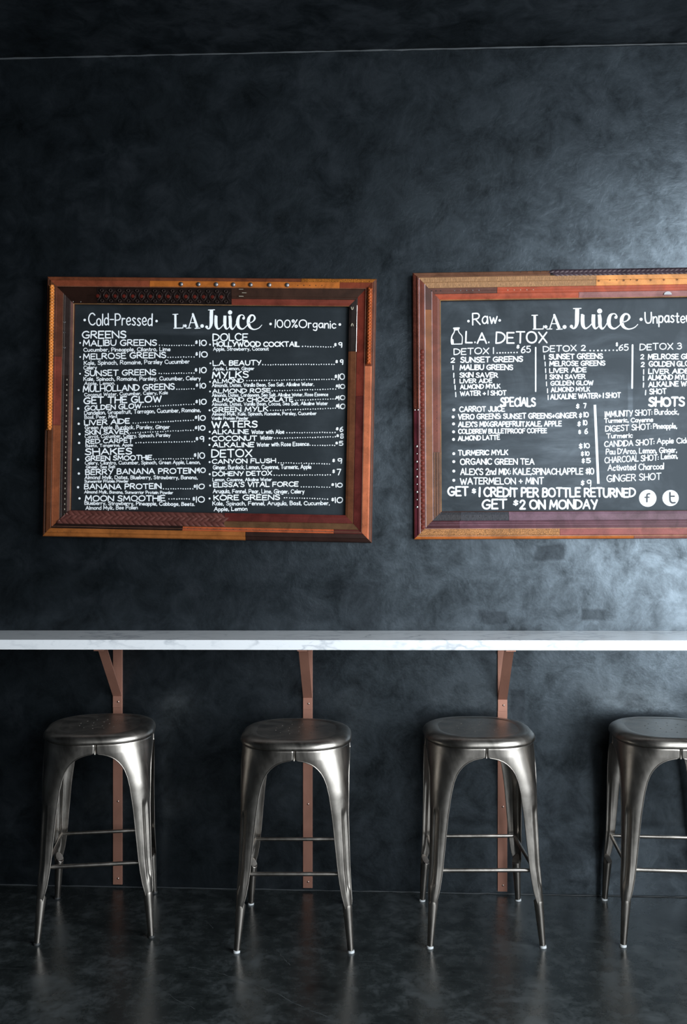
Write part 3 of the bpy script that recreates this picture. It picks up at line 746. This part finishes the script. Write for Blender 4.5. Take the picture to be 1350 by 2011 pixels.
# ---- left board
A = Board((90, 541), (738, 547), (733, 1066), (83, 1054), 'menu_board', 'left framed chalkboard menu headed Cold-Pressed, patchwork leather frame with plaited cords')
INN = .1105
A.base((58, 32, 24), INN)
A.panel(INN, slate('slate_paint', .12, [(.12, .0, .05, .02, .25), (.18, -.02, .03, .015, .25), (-.2, .33, .25, .03, .10), (.3, -.35, .08, .06, .12)]))
o_ = lambda p: p * PXM
x_ = lambda u: A.px('T', u, 560)
y_ = lambda v: A.px('L', 110, v)
# top side
A.piece('T', None, x_(592), o_(0), o_(8), (112, 60, 38)); A.piece('T', x_(592), None, o_(0), o_(8.5), (176, 104, 40), 'tooled', .0008)
A.piece('T', None, x_(295), o_(8), o_(21), (128, 64, 42)); A.piece('T', x_(295), x_(668), o_(8), o_(21), (176, 98, 40), lift=.0005); A.piece('T', x_(668), None, o_(8), o_(21), (120, 52, 32))
A.piece('T', None, x_(190), o_(21), o_(53), (36, 20, 15)); A.piece('T', x_(190), x_(455), o_(21), o_(53), (26, 17, 16)); A.piece('T', x_(455), None, o_(21), o_(41), (54, 34, 26)); A.piece('T', x_(455), None, o_(41), o_(53), (112, 50, 38), lift=.0006)
A.chainwork('T', x_(192), x_(453), o_(22.5), o_(52), .0355 / 1)
for u in (356.5, 390.7, 425.4, 459, 493, 529.6, 564.6): A.stud('T', x_(u), o_(14.5), .0093, M_nail)
A.dots('T', x_(586), x_(633), o_(15), 5, .0018, M_black); A.dots('T', x_(118), x_(155), o_(5), 5, .0012, M_black); A.dots('T', x_(143), x_(158), o_(49), 2, .002, M_nick)
B_SLOT = .0500
for (u, v) in ((474, 568.5), (480, 575.5), (474, 582)):
    bm = bmesh.new(); x, y = A.loc(u, v, .045); box(bm, (x - .009, y - .0007, .040), (x + .009, y + .0007, B_SLOT)); link('belt_slot', bm, M_pale, A.root)
# right side
A.piece('R', None, None, o_(0), o_(6), (92, 50, 34)); A.piece('R', y_(712), None, o_(6), o_(20), (98, 44, 26)); A.piece('R', None, y_(712), o_(6), o_(20), (186, 104, 70), lift=.0006, label='pale tan leather strip')
A.piece('R', y_(770), None, o_(20), o_(37), (124, 52, 40)); A.piece('R', None, y_(770), o_(20), o_(37), (98, 42, 38))
A.piece('R', y_(683), None, o_(37), o_(53), (48, 40, 38), lift=.001); A.piece('R', None, y_(683), o_(37), o_(53), (104, 62, 40))
A.plait('R', y_(562), y_(708), o_(13), .022, .0130, (168, 82, 42))
for v, dy in ((606, 1), (638, -1)):      # buckle notches on the dark strap
    bm = bmesh.new(); x, y = A.loc(692, v, .04); tube(bm, [(x - .004, y + .006 * dy, .042), (x - .003, y - .002 * dy, .043), (x, y - .005 * dy, .043), (x + .003, y - .002 * dy, .043), (x + .004, y + .006 * dy, .042)], .0017, 6); link('metal_clasp', bm, M_pale, A.root, True)
A.bead('R', y_(594), y_(684), o_(37.5), .0018, M_nick, 'metal_edge')
A.dots('R', y_(780), y_(1020), o_(12), 9, .0011, M_black)
# bottom side
A.piece('B', None, x_(492), o_(0), o_(17), (150, 88, 42)); A.piece('B', x_(492), None, o_(0), o_(17), (44, 26, 22))
A.piece('B', None, x_(368), o_(17), o_(27), (36, 22, 19)); A.piece('B', x_(368), x_(665), o_(17), o_(25), (176, 84, 48), lift=.001); A.piece('B', x_(665), None, o_(17), o_(25), (82, 36, 32))
A.piece('B', x_(368), None, o_(25), o_(37), (92, 64, 42)); A.piece('B', x_(449), None, o_(37), o_(53), (92, 36, 32)); A.piece('B', None, x_(449), o_(27), o_(53), (62, 36, 34))
A.weave('B', x_(116), x_(448), o_(27), o_(51), (96, 56, 50), 3, .0250)
A.dots('B', x_(378), x_(662), o_(21), 23, .0021, M_black, lift=.0016); A.dots('B', x_(98), x_(162), o_(10), 6, .0013, M_black)
# left side
A.piece('L', None, None, o_(0), o_(5), (88, 50, 34)); A.piece('L', None, None, o_(5), o_(18), (92, 52, 32)); A.piece('L', y_(700), None, o_(18), o_(33), (86, 46, 32)); A.piece('L', y_(835), y_(700), o_(18), o_(33), (112, 50, 38)); A.piece('L', None, y_(835), o_(18), o_(33), (124, 66, 38))
A.piece('L', y_(737), None, o_(33), o_(47), (46, 36, 34)); A.piece('L', None, y_(737), o_(33), o_(47), (34, 24, 22)); A.piece('L', None, None, o_(47), o_(53), (84, 52, 46))
A.plait('L', y_(562), y_(844), o_(11.5), .0225, .0130, (204, 122, 54))
for v, dy in ((634, 1), (652, -1), (684, 1)):
    bm = bmesh.new(); x, y = A.loc(127, v, .04); tube(bm, [(x - .004, y + .004 * dy, .0425), (x, y - .003 * dy, .0435), (x + .004, y + .004 * dy, .0425)], .0017, 6); link('metal_clasp', bm, M_nail, A.root, True)
for o in (36.5, 43): 
    bm = bmesh.new()
    for k in range(27):
        s = y_(745) + (y_(1010) - y_(745)) * k / 26; x, y = A.at('L', s, o_(o)); box(bm, (x - .0012, y - .0032, A.h(o_(o)) - .001), (x + .0012, y + .0032, A.h(o_(o)) + .0016))
    link('stitching', bm, M_nail if o < 40 else M_pale, A.root, kind='stuff')
A.dots('L', y_(730), y_(790), o_(24), 5, .0012, M_black)
for sd in 'TBLR': A.bead(sd, None, None, o_(20.6) if sd != 'L' else o_(33), .0011, leather((120, 84, 66)), h=.0545 if sd != 'L' else None)
for sd, mt in (('L', M_gold), ('T', M_gold)): A.bead(sd, None, None, INN - .0012, .0022, mt, 'gilt_lip', .0325)

# writing on the left board
L1, L2, L3, L4 = (70, 530, 3.857), (400, 530, 3.857), (70, 790, 3.857), (400, 790, 3.857)
A.write(L1, 'Cold-Pressed', 398, 887, 424, 424, 96, 9); A.bullets(L1, [(372, 380), (917, 388)], 10)
A.write(L2, '100%Organic', 540, 1006, 440, 446, 66, 8); A.bullets(L2, [(508, 410), (1033, 414)], 10)
A.strokes(lambda x, y: (70 + (1040 + (x + 72) * .716) / 3.857, 530 + (442 + (y - 658) * .80) / 3.857), LA, .76 / 3.857, 'logo_lettering')
A.strokes(lambda x, y: (400 + (15 + (x - 290) * .665) / 3.857, 530 + (450 + (y - 655) * .76) / 3.857), JUICE, .71 / 3.857, 'logo_lettering')
big = [(L1, 'GREENS', 350, 688, 523, 520, 62), (L1, 'GET THE GLOW', 362, 957, 1018, 1004, 55), (L3, 'SHAKES', 373, 732, 403, 397, 54), (L2, 'DOLCE', 67, 338, 541, 540, 60), (L2, 'MYLKS', 63, 343, 824, 820, 54), (L4, 'WATERS', 60, 410, 197, 192, 54), (L4, 'DETOX', 58, 370, 420, 418, 64)]
for Z, t, x0, x1, y0, y1, h in big: A.write(Z, t, x0, x1, y0, y1, h, 9.5)
heads = [(L1, 'MALIBU GREENS', 357, 920, 580, 575, 50), (L1, 'MELROSE GREENS', 358, 990, 681, 668, 48), (L1, 'SUNSET GREENS', 370, 915, 808, 798, 48), (L1, 'MULHOLLAND GREENS', 357, 1055, 928, 908, 50),
 (L3, 'GOLDEN GLOW', 370, 802, 65, 48, 42), (L3, 'LIVER AIDE', 367, 715, 178, 163, 43), (L3, 'SKIN SAVER', 372, 708, 250, 240, 38), (L3, 'RED CARPET', 378, 740, 317, 307, 38), (L3, 'GREEN SMOOTHIE', 375, 883, 446, 438, 40),
 (L3, 'BERRY BANANA PROTEIN', 375, 1215, 552, 540, 46), (L3, 'BANANA PROTEIN', 367, 955, 662, 658, 45), (L3, 'MOON SMOOTHIE', 373, 985, 752, 750, 47),
 (L2, 'HOLLYWOOD COCKTAIL', 70, 730, 583, 585, 42), (L2, 'L.A. BEAUTY', 68, 440, 728, 724, 42), (L2, 'ALMOND', 65, 305, 862, 858, 36), (L2, 'ALMOND ROSE', 65, 510, 937, 930, 36), (L2, 'ALMOND CHOCOLATE', 65, 680, 1004, 998, 36),
 (L4, 'GREEN MYLK', 62, 492, 78, 70, 40), (L4, 'ALKALINE', 63, 345, 244, 242, 38), (L4, 'COCONUT', 60, 408, 298, 292, 42), (L4, 'ALKALINE', 68, 385, 343, 341, 40), (L4, 'CANYON FLUSH', 62, 550, 468, 461, 38),
 (L4, 'DOHENY DETOX', 67, 520, 562, 556, 38), (L4, "ELISSA'S VITAL FORCE", 72, 720, 646, 640, 40), (L4, 'KORE GREENS', 75, 580, 746, 742, 44)]
for Z, t, x0, x1, y0, y1, h in heads: A.write(Z, t, x0, x1, y0, y1, h, 8.2)
subs = [(L1, 'Cucumber, Pineapple, Cilantro, Lime', 362, 1022, 621, 617, 32), (L1, 'Kale, Spinach, Romaine, Parsley Cucumber', 365, 1168, 722, 710, 34), (L1, 'Celery', 362, 465, 757, 755, 32),
 (L1, 'Kale, Spinach, Romaine, Parsley, Cucumber, Celery', 362, 1252, 843, 837, 32), (L1, 'Apple, Lemon.', 368, 603, 874, 872, 28), (L1, 'Coconut Water, Cucumber, Celery, Kale', 368, 1003, 960, 944, 28),
 (L3, 'Dandelion, Grapefruit, Tarragon, Cucumber, Romaine,', 368, 1252, 97, 74, 33), (L3, 'Basil, Pear, Mint', 370, 620, 128, 121, 28), (L3, 'Green Apple, Burdock, Parsley, Ginger', 372, 1018, 208, 202, 32),
 (L3, 'Carrot, Cucumber, Celery, Spinach, Parsley', 372, 1022, 275, 262, 29), (L3, 'Beets, Tangerine, Apple', 378, 738, 342, 335, 25), (L3, 'Celery, Cilantro, Cucumber, Spinach, Green Apple, Lemon,', 373, 1250, 474, 469, 30),
 (L3, 'Ginger, Sea Salt', 380, 605, 503, 500, 25), (L3, 'Almond Mylk, Dates, Blueberry, Strawberry, Banana,', 370, 1228, 584, 584, 31), (L3, 'Sunwarrior Protein Powder', 370, 705, 611, 609, 25),
 (L3, 'Almond Mylk, Banana, Sunwarrior Protein Powder', 368, 1043, 691, 697, 26), (L3, 'Blueberry, Strawberry, Pineapple, Cabbage, Beets.', 370, 1207, 778, 787, 31), (L3, 'Almond Mylk, Bee Pollen', 378, 775, 815, 812, 30),
 (L2, 'Apple, Strawberry, Coconut', 72, 495, 614, 612, 30), (L2, 'Apple, Lemon, Ginger', 70, 385, 762, 760, 28), (L2, 'Almonds, Dates, Vanilla Bean, Sea Salt, Alkaline Water,', 63, 838, 890, 880, 30),
 (L2, 'Almonds, Dates, Cardamom, Sea Salt, Alkaline Water, Rose Essence', 63, 945, 964, 957, 28), (L2, 'Almonds, Dates, Vanilla Bean, Cocoa, Sea Salt, Alkaline Water', 63, 943, 1032, 1025, 29),
 (L4, 'Almond Mylk, Kale, Spinach, Romaine, Parsley, Cucumber', 63, 857, 103, 97, 27), (L4, 'Vanilla Protein Powder', 60, 340, 134, 133, 25), (L4, 'Water with Aloe', 362, 612, 241, 240, 34), (L4, 'Water', 428, 525, 286, 284, 34),
 (L4, 'Water with Rose Essence', 402, 800, 337, 331, 34), (L4, 'Ginger, Burdock, Lemon, Cayenne, Turmeric, Apple', 70, 817, 510, 505, 34), (L4, 'Lemon, Cayenne, Alkaline Water', 67, 518, 600, 598, 27),
 (L4, 'Arugula, Fennel, Pear, Lime, Ginger, Celery', 70, 765, 690, 692, 34), (L4, 'Kale, Spinach, Fennel, Arugula, Basil, Cucumber,', 67, 957, 783, 780, 33), (L4, 'Apple, Lemon', 78, 333, 826, 822, 33)]
for Z, t, x0, x1, y0, y1, h in subs: A.write(Z, t, x0, x1, y0, y1, h, 4.6 if h < 31 else 5.2)
lead = [(L1, 940, 1200, 572, 572), (L1, 1003, 1200, 662, 660), (L1, 935, 1200, 785, 781), (L1, 1070, 1200, 904, 902), (L3, 812, 1200, 35, 14), (L3, 740, 1195, 158, 136), (L3, 718, 1195, 232, 211), (L3, 760, 1205, 307, 297), (L3, 895, 1195, 430, 427), (L3, 970, 1192, 656, 655), (L3, 1012, 1165, 732, 732),
 (L2, 752, 985, 580, 584), (L2, 450, 990, 719, 716), (L2, 328, 990, 840, 828), (L2, 520, 1000, 917, 902), (L2, 697, 1000, 987, 978), (L4, 508, 1000, 62, 45), (L4, 632, 995, 231, 228), (L4, 540, 1000, 273, 262), (L4, 808, 995, 326, 327), (L4, 568, 955, 458, 467), (L4, 535, 960, 553, 550), (L4, 740, 955, 641, 643), (L4, 612, 940, 723, 733)]
for a in lead: A.leader(*a)
pr = [(L1, '10', 1208, 1240, 1298, 577, 48), (L1, '10', 1210, 1240, 1305, 665, 48), (L1, '10', 1205, 1240, 1297, 785, 46), (L1, '10', 1212, 1243, 1293, 900, 44), (L1, '10', 1210, 1240, 1297, 1024, 46), (L3, '10', 1205, 1232, 1290, 141, 44), (L3, '10', 1205, 1232, 1288, 217, 42), (L3, '9', 1212, 1243, 1278, 303, 46), (L3, '10', 1198, 1228, 1285, 428, 48), (L3, '10', 1218, 1236, 1290, 537, 42), (L3, '10', 1196, 1220, 1282, 661, 42), (L3, '10', 1188, 1215, 1283, 760, 50),
 (L2, '9', 988, 1022, 1052, 592, 44), (L2, '9', 998, 1032, 1060, 720, 42), (L2, '10', 992, 1018, 1072, 835, 48), (L2, '10', 1000, 1023, 1074, 902, 38), (L2, '10', 1000, 1022, 1075, 988, 38), (L4, '10', 1002, 1022, 1076, 52, 42), (L4, '6', 1002, 1030, 1060, 226, 42), (L4, '8', 1006, 1035, 1063, 277, 40), (L4, '5', 998, 1025, 1060, 331, 38), (L4, '9', 975, 1015, 1050, 468, 46), (L4, '7', 975, 1008, 1042, 554, 52), (L4, '10', 968, 1000, 1055, 646, 38), (L4, '10', 968, 995, 1057, 764, 46)]
for Z, t, xa, xb, xc, y, h in pr:
    A.write(Z, '$', xa, xa + 22, y - h * .28, y - h * .28, h * .62, 5.5); A.write(Z, t, xb, xc, y, y - 1, h, 7.5)
A.bullets(L1, [(338, 553), (338, 660), (337, 787), (327, 911), (1322, 566), (1325, 708), (1322, 848), (1322, 921)], 6.5)
A.bullets(L3, [(323, 48), (327, 163), (333, 241), (330, 308), (322, 434), (328, 540), (322, 644), (333, 728)], 9)
A.bullets(L4, [(46, 61), (47, 224), (46, 274), (45, 323), (46, 453), (47, 545), (50, 631), (46, 729)], 7.5)

# ---- right board (runs out of the picture on the right)
B = Board((812, 537), (1517, 520), (1517, 1060), (812, 1057), 'menu_board', 'right framed chalkboard menu headed Raw, cut off by the picture edge, patchwork leather frame')
B.base((72, 40, 30), .113)
B.panel(.113, slate('chalk_hazed_slate', .42, [(-.42, .0, .2, .12, .16), (-.3, -.1, .3, .14, .2), (-.02, -.06, .2, .2, .22), (-.2, -.25, .5, .12, .14), (.165, -.01, .012, .11, .5), (.2, -.05, .2, .15, .15), (-.63, .143, .03, .006, .5), (-.1, .24, .12, .03, .10)]))
bx = lambda u: B.px('T', u, 555)
by = lambda v: B.px('L', 840, v)
B.piece('T', None, bx(1081), o_(0), o_(11), (108, 72, 54)); B.piece('T', bx(1081), None, o_(0), o_(11), (30, 24, 26))
B.weave('T', bx(1081), bx(1500), o_(-1.5), o_(11.5), (76, 62, 68), 2, .0190, .0015)
B.piece('T', None, bx(1171), o_(11), o_(31), (166, 122, 84), 'cracked', .0004); B.piece('T', bx(1171), None, o_(11), o_(31), (222, 146, 80))
B.piece('T', None, bx(977), o_(31), o_(42), (92, 58, 50)); B.piece('T', bx(977), None, o_(31), o_(42), (166, 70, 44), lift=.0005)
B.piece('T', None, bx(1138), o_(42), o_(53), (164, 74, 50)); B.piece('T', bx(1138), None, o_(42), o_(53), (148, 98, 96))
B.dots('T', bx(1010), bx(1075), o_(3), 6, .0016, M_black)
rr = random.Random(4)
for k, oo in ((0, 15), (1, 21), (2, 27)): B.dots('T', bx(835 + 4 * k), bx(1160 + 3 * k), o_(oo), 17, .0013, M_black)
B.dots('T', bx(1198), bx(1252), o_(21), 5, .0024, M_black); B.dots('T', bx(893), bx(941), o_(36), 5, .0023, M_nail); B.dots('T', bx(998), bx(1048), o_(36.5), 5, .002, M_pale); B.dots('T', bx(848), bx(866), o_(36), 3, .0024, M_black)
def star(u, o):
    bm = bmesh.new(); x, y = B.at('T', bx(u), o_(o)); z = B.h(o_(o)) + .0012
    for k in range(4):
        a = PI * k / 4; tube(bm, [(x - .0062 * math.cos(a), y - .0062 * math.sin(a), z), (x + .0062 * math.cos(a), y + .0062 * math.sin(a), z)], .0006, 4)
    link('tooled_star', bm, leather((120, 70, 40)), B.root)
for u in (1176, 1225, 1251, 1278, 1304, 1330, 1356): star(u, 21.5)
# left side
B.piece('L', None, by(805), o_(0), o_(12), (88, 34, 42)); B.piece('L', by(805), None, o_(0), o_(12), (98, 46, 34), 'tooled')
B.piece('L', None, None, o_(12), o_(23), (98, 44, 34))
B.piece('L', by(608), None, o_(24), o_(37), (66, 32, 26)); B.piece('L', None, by(608), o_(24), o_(37), (118, 66, 30))
B.piece('L', by(888), None, o_(37), o_(53), (106, 50, 38)); B.piece('L', None, by(888), o_(37), o_(53), (88, 56, 44))
for o, r in ((1.2, .0012), (12.2, .0016), (23.4, .0020), (37.2, .0014)): B.bead('L', None, None, o_(o), r, leather((190, 160, 160)) if o > 12 else leather((120, 60, 44)))
for o in (15, 18, 21): B.bead('L', by(684), None, o_(o), .0016, leather((110, 60, 44), 'plain', .3))
bm = bmesh.new(); n = 34; y0b, y1b = by(686), by(1040)           # scalloped strap with paired notches
for k in range(n):
    x, y = B.at('L', y0b + (y1b - y0b) * (k + .5) / n, o_(17.5)); dome(bm, (x, y, B.h(o_(17.5)) + .0006), (0, 0, 1), .0095, .0035, 10, 3)
link('scalloped_strap', bm, leather((112, 46, 36)), B.root, True, kind='stuff')
for o in (14.6, 20.4): B.dots('L', by(691), by(1036), o_(o), n, .0020, M_black, 'punched_hole', .0022)
for o in (40, 45, 50):      # cord rows at the lower inner edge
    bm = bmesh.new()
    for k in range(56):
        x, y = B.at('L', by(890) + (by(1012) - by(890)) * k / 55, o_(o)); dome(bm, (x, y, B.h(o_(o)) + .0005), (0, 0, 1), .0030, .0026, 6, 2)
    link('beaded_cord', bm, leather((132, 92, 70), 'plain', .35), B.root, kind='stuff')
for v in (876.5, 906.5, 936, 966, 995.5): B.stud('L', by(v), o_(6.5), .0056, M_nick)
for v in (891, 921.5, 951, 981): B.stud('L', by(v), o_(6.5), .0033, M_nick)
for v, o in ((805, 3), (805, 9)): B.stud('L', by(v), o_(o), .0034, M_nick)
B.dots('L', by(797), by(846), o_(46), 5, .0014, M_black)
bm = bmesh.new()
for k in range(90):       # whipped edge of the outer strip
    x, y = B.at('L', by(552) + (by(800) - by(552)) * k / 89, o_(10.2)); dome(bm, (x, y, B.h(o_(10)) + .0004), (0, 0, 1), .0026, .0022, 6, 2)
link('whipped_edge', bm, leather((150, 84, 66)), B.root, kind='stuff')
# bottom side
B.piece('B', None, bx(1243), o_(0), o_(6), (188, 104, 48)); B.piece('B', bx(1243), None, o_(0), o_(6), (150, 94, 82))
B.piece('B', None, bx(1097), o_(7), o_(20), (188, 128, 78), 'tooled', .0006); B.piece('B', bx(1097), None, o_(7), o_(20), (150, 82, 78))
B.piece('B', None, bx(900), o_(21), o_(36), (76, 40, 46)); B.piece('B', bx(900), None, o_(21), o_(36), (92, 56, 66))
B.piece('B', None, bx(903), o_(36), o_(53), (56, 56, 60), 'cracked'); B.piece('B', bx(903), bx(998), o_(36), o_(53), (64, 66, 72), 'cracked', .0004); B.piece('B', bx(998), None, o_(36), o_(53), (118, 90, 102))
B.dots('B', bx(915), bx(966), o_(44), 5, .0018, M_black)
B.bead('B', None, None, o_(6.5), .0016, leather((196, 150, 120))); B.bead('B', None, None, o_(20.6), .0016, leather((196, 150, 130))); B.bead('B', None, None, o_(28), .0009, leather((150, 120, 130))); B.bead('B', None, None, o_(32), .0009, leather((130, 100, 112)))
# right side (outside the picture)
for o0, o1, c in ((0, 12, (98, 46, 34)), (12, 24, (150, 90, 50)), (24, 37, (98, 42, 38)), (37, 53, (110, 60, 42))): B.piece('R', None, None, o_(o0), o_(o1), c)
for sd in 'TL': B.bead(sd, None, None, .1115, .0022, M_gold, 'gilt_lip', .0325)
bm = bmesh.new(); x, y = B.loc(1310.5, 580, .03); m = 14       # half-round metal tab on the upper inner edge
top = [bm.verts.new((x + .0155 * math.cos(PI * k / m), y + .0125 * math.sin(PI * k / m), .0440)) for k in range(m + 1)]; bm.faces.new(top)
ex = bmesh.ops.extrude_face_region(bm, geom=list(bm.faces)); bmesh.ops.translate(bm, verts=[v for v in ex['geom'] if isinstance(v, bmesh.types.BMVert)], vec=(0, 0, -.003)); bmesh.ops.recalc_face_normals(bm, faces=bm.faces)
link('metal_tab', bm, M_nail, B.root)

R1, R2, R3, R4 = (800, 510, 4.821), (1060, 510, 4.821), (800, 780, 4.821), (1060, 780, 4.821)
B.write(R1, 'Raw', 615, 858, 622, 606, 118, 12); B.bullets(R1, [(581, 582), (877, 575)], 12)
B.write(R2, 'Unpasteurized', 995, 1660, 605, 596, 112, 12); B.bullets(R2, [(963, 565)], 15)
idm = lambda x, y: (1060 + x / 4.821, 510 + y / 4.821)
B.strokes(idm, LA, 1 / 4.821, 'logo_lettering'); B.strokes(idm, JUICE, 1 / 4.821, 'logo_lettering')
idl = lambda x, y: (800 + x / 4.821, 510 + y / 4.821)
B.strokes(idl, [[442, 650, 14, 492, 648, 14], [448, 664, 12, 486, 662, 12], [450, 668, 8, 444, 690, 9, 424, 726, 12, 420, 770, 14, 424, 798, 14], [424, 800, 9, 520, 798, 9], [484, 668, 8, 494, 692, 8, 520, 724, 8, 523, 760, 8, 520, 798, 9], [432, 760, 16, 434, 792, 16]], 1 / 4.821, 'bottle_drawing')
B.write(R1, 'L.A. DETOX', 550, 1330, 796, 796, 114, 14)
W = B.write
def rows(Z, lst, wt):
    for t, x0, x1, y0, y1, h in lst: W(Z, t, x0, x1, y0, y1, h, wt)
rows(R1, [('DETOX 1', 440, 822, 903, 893, 64), ('65', 1078, 1172, 886, 882, 66), ('$', 1035, 1066, 845, 843, 42)], 9)
B.leader(R1, 852, 1040, 884, 880, 7, 27)
rows(R1, [('2', 412, 455, 976, 976, 48), ('SUNSET GREENS', 503, 1098, 978, 970, 58), ('MALIBU GREENS', 497, 1005, 1048, 1046, 56), ('SKIN SAVER', 495, 862, 1118, 1118, 52), ('LIVER AIDE', 497, 808, 1172, 1168, 44), ('ALMOND MYLK', 500, 885, 1230, 1221, 48), ('WATER + 1 SHOT', 500, 942, 1292, 1284, 50)]
     + [('1', x, x + 12, y, y, 50) for x, y in ((430, 1045), (437, 1118), (443, 1175), (450, 1235), (456, 1303))], 11)
B.line(R1, 1218, 832, 1218, 1246, 13)
rows(R2, [('DETOX', 32, 352, 878, 868, 62), ('2', 392, 440, 865, 865, 56), ('65', 750, 845, 864, 860, 62), ('$', 722, 746, 823, 823, 42)], 9)
B.leader(R2, 480, 735, 862, 858, 8, 36)
rows(R2, [('SUNSET GREENS', 88, 602, 948, 940, 56), ('MELROSE GREENS', 92, 625, 1012, 1004, 52), ('LIVER AIDE', 92, 447, 1076, 1068, 50), ('SKIN SAVER', 95, 437, 1134, 1130, 48), ('GOLDEN GLOW', 103, 512, 1194, 1190, 48), ('ALMOND MYLK', 107, 480, 1256, 1250, 48), ('ALKALINE WATER+ 1 SHOT', 100, 772, 1326, 1308, 54)]
     + [('1', x, x + 12, y, y, 48) for x, y in ((42, 948), (50, 1012), (54, 1074), (58, 1134), (62, 1200), (72, 1264), (78, 1330))], 11)
B.line(R2, 882, 808, 878, 1215, 16)
rows(R2, [('DETOX 3', 948, 1350, 860, 850, 64)], 9)
rows(R2, [('2', 955, 993, 946, 946, 50), ('MELROSE GREENS', 1025, 1590, 948, 940, 56), ('2', 960, 998, 1018, 1018, 50), ('GOLDEN GLOW', 1034, 1480, 1016, 1010, 54), ('LIVER AIDE', 1030, 1420, 1084, 1080, 52), ('ALMOND MYLK', 1026, 1430, 1144, 1136, 52), ('ALKALINE WATER', 1030, 1560, 1208, 1196, 54), ('SHOT', 1040, 1205, 1280, 1270, 56)]
     + [('1', x, x + 12, y, y, 52) for x, y in ((982, 1088), (980, 1148), (980, 1212), (1000, 1284))], 11)
rows(R3, [('SPECIALS', 880, 1220, 92, 92, 92)], 15)
B.bullets(R3, [(442, 120), (436, 187), (440, 253), (440, 328), (440, 400), (442, 535), (442, 610), (442, 700), (442, 787)], 14)
rows(R3, [('CARROT JUICE', 492, 928, 142, 140, 56), ('VERO GREENS: SUNSET GREENS+GINGER', 480, 1611, 214, 200, 56), ("ALEX'S MIX:GRAPEFRUIT,KALE, APPLE", 482, 1466, 285, 278, 54), ('COLDBREW BULLETPROOF COFFEE', 482, 1326, 350, 342, 50), ('ALMOND LATTE', 480, 880, 417, 404, 50),
          ('TURMERIC MYLK', 480, 958, 556, 550, 54), ('ORGANIC GREEN TEA', 500, 1207, 642, 640, 62), ("ALEX'S 2nd MIX: KALE,SPINACH,APPLE $10", 502, 1773, 738, 735, 66), ('WATERMELON + MINT', 500, 1297, 830, 826, 68)], 10.5)
rows(R3, [('GET', 380, 585, 940, 938, 96), ('$', 610, 656, 915, 915, 54), ('1 CREDIT PER BOTTLE RETURNED', 678, 2168, 948, 952, 96), ('GET', 705, 950, 1064, 1060, 100), ('$', 1003, 1056, 1030, 1030, 62), ('2 ON MONDAY', 1062, 1808, 1064, 1064, 96)], 17)
rows(R4, [('$', 345, 380, 113, 113, 52), ('7', 415, 446, 107, 107, 50), ('$', 372, 405, 200, 200, 54), ('10', 418, 468, 194, 194, 54), ('$', 358, 392, 280, 280, 54), ('10', 412, 455, 268, 268, 54), ('$', 366, 396, 352, 352, 46), ('6', 425, 460, 352, 352, 54),
          ('$', 372, 410, 492, 492, 58), ('10', 422, 478, 484, 484, 52), ('$', 392, 422, 560, 560, 50), ('10', 432, 475, 556, 556, 46), ('$', 398, 432, 628, 628, 54), ('5', 440, 487, 625, 625, 52), ('$', 390, 428, 840, 840, 56), ('9', 448, 492, 850, 850, 72)], 10)
B.line(R4, 525, 72, 558, 820, 23)
B.write(R4, 'SHOTS', 1030, 1380, 94, 94, 98, 20)
rows(R4, [('IMMUNITY SHOT:', 618, 1070, 194, 172, 62), ('Burdock,', 1088, 1322, 168, 166, 58), ('Turmeric, Cayenne', 612, 1078, 246, 236, 48), ('DIGEST SHOT:', 622, 1062, 330, 308, 60), ('Pineapple,', 1075, 1305, 302, 298, 54), ('Turmeric', 632, 885, 392, 386, 50),
          ('CANDIDA SHOT:', 612, 1090, 476, 452, 60), ('Apple Cider', 1110, 1450, 444, 436, 56), ("Pau D'Arco, Lemon, Ginger,", 628, 1305, 546, 526, 58), ('CHARCOAL SHOT:', 615, 1130, 628, 600, 62), ('Lemon,', 1150, 1312, 590, 582, 58), ('Activated Charcoal', 645, 1180, 700, 684, 62), ('GINGER SHOT', 635, 1155, 806, 782, 70)], 9)
# round icons with a letter f and a letter t left blank in slate
idr = lambda x, y: (1060 + x / 4.821, 780 + y / 4.821)
M_slate2 = plain('slate_letter', (0.035, 0.042, 0.052), .6)
for cx, cy, r, L in ((1026, 957, 80, [[1044, 915, 14, 1024, 918, 14, 1018, 935, 14, 1018, 990, 14], [1000, 948, 12, 1038, 947, 12]]), (1242, 955, 75, [[1236, 905, 16, 1236, 950, 16, 1240, 985, 16, 1258, 1000, 16, 1284, 998, 14], [1238, 938, 14, 1276, 938, 14]])):
    ink = Ink(); ink.disc(*B.loc(*idr(cx, cy), B.pz), r / 4.821 * PXM * 1.0, B.pz + .0004, 36); d = link('round_icon', (ink.v, ink.f), M_chalk, B.pan)
    B.strokes(idr, L, 1 / 4.821, 'icon_letter', M_slate2, .0005)
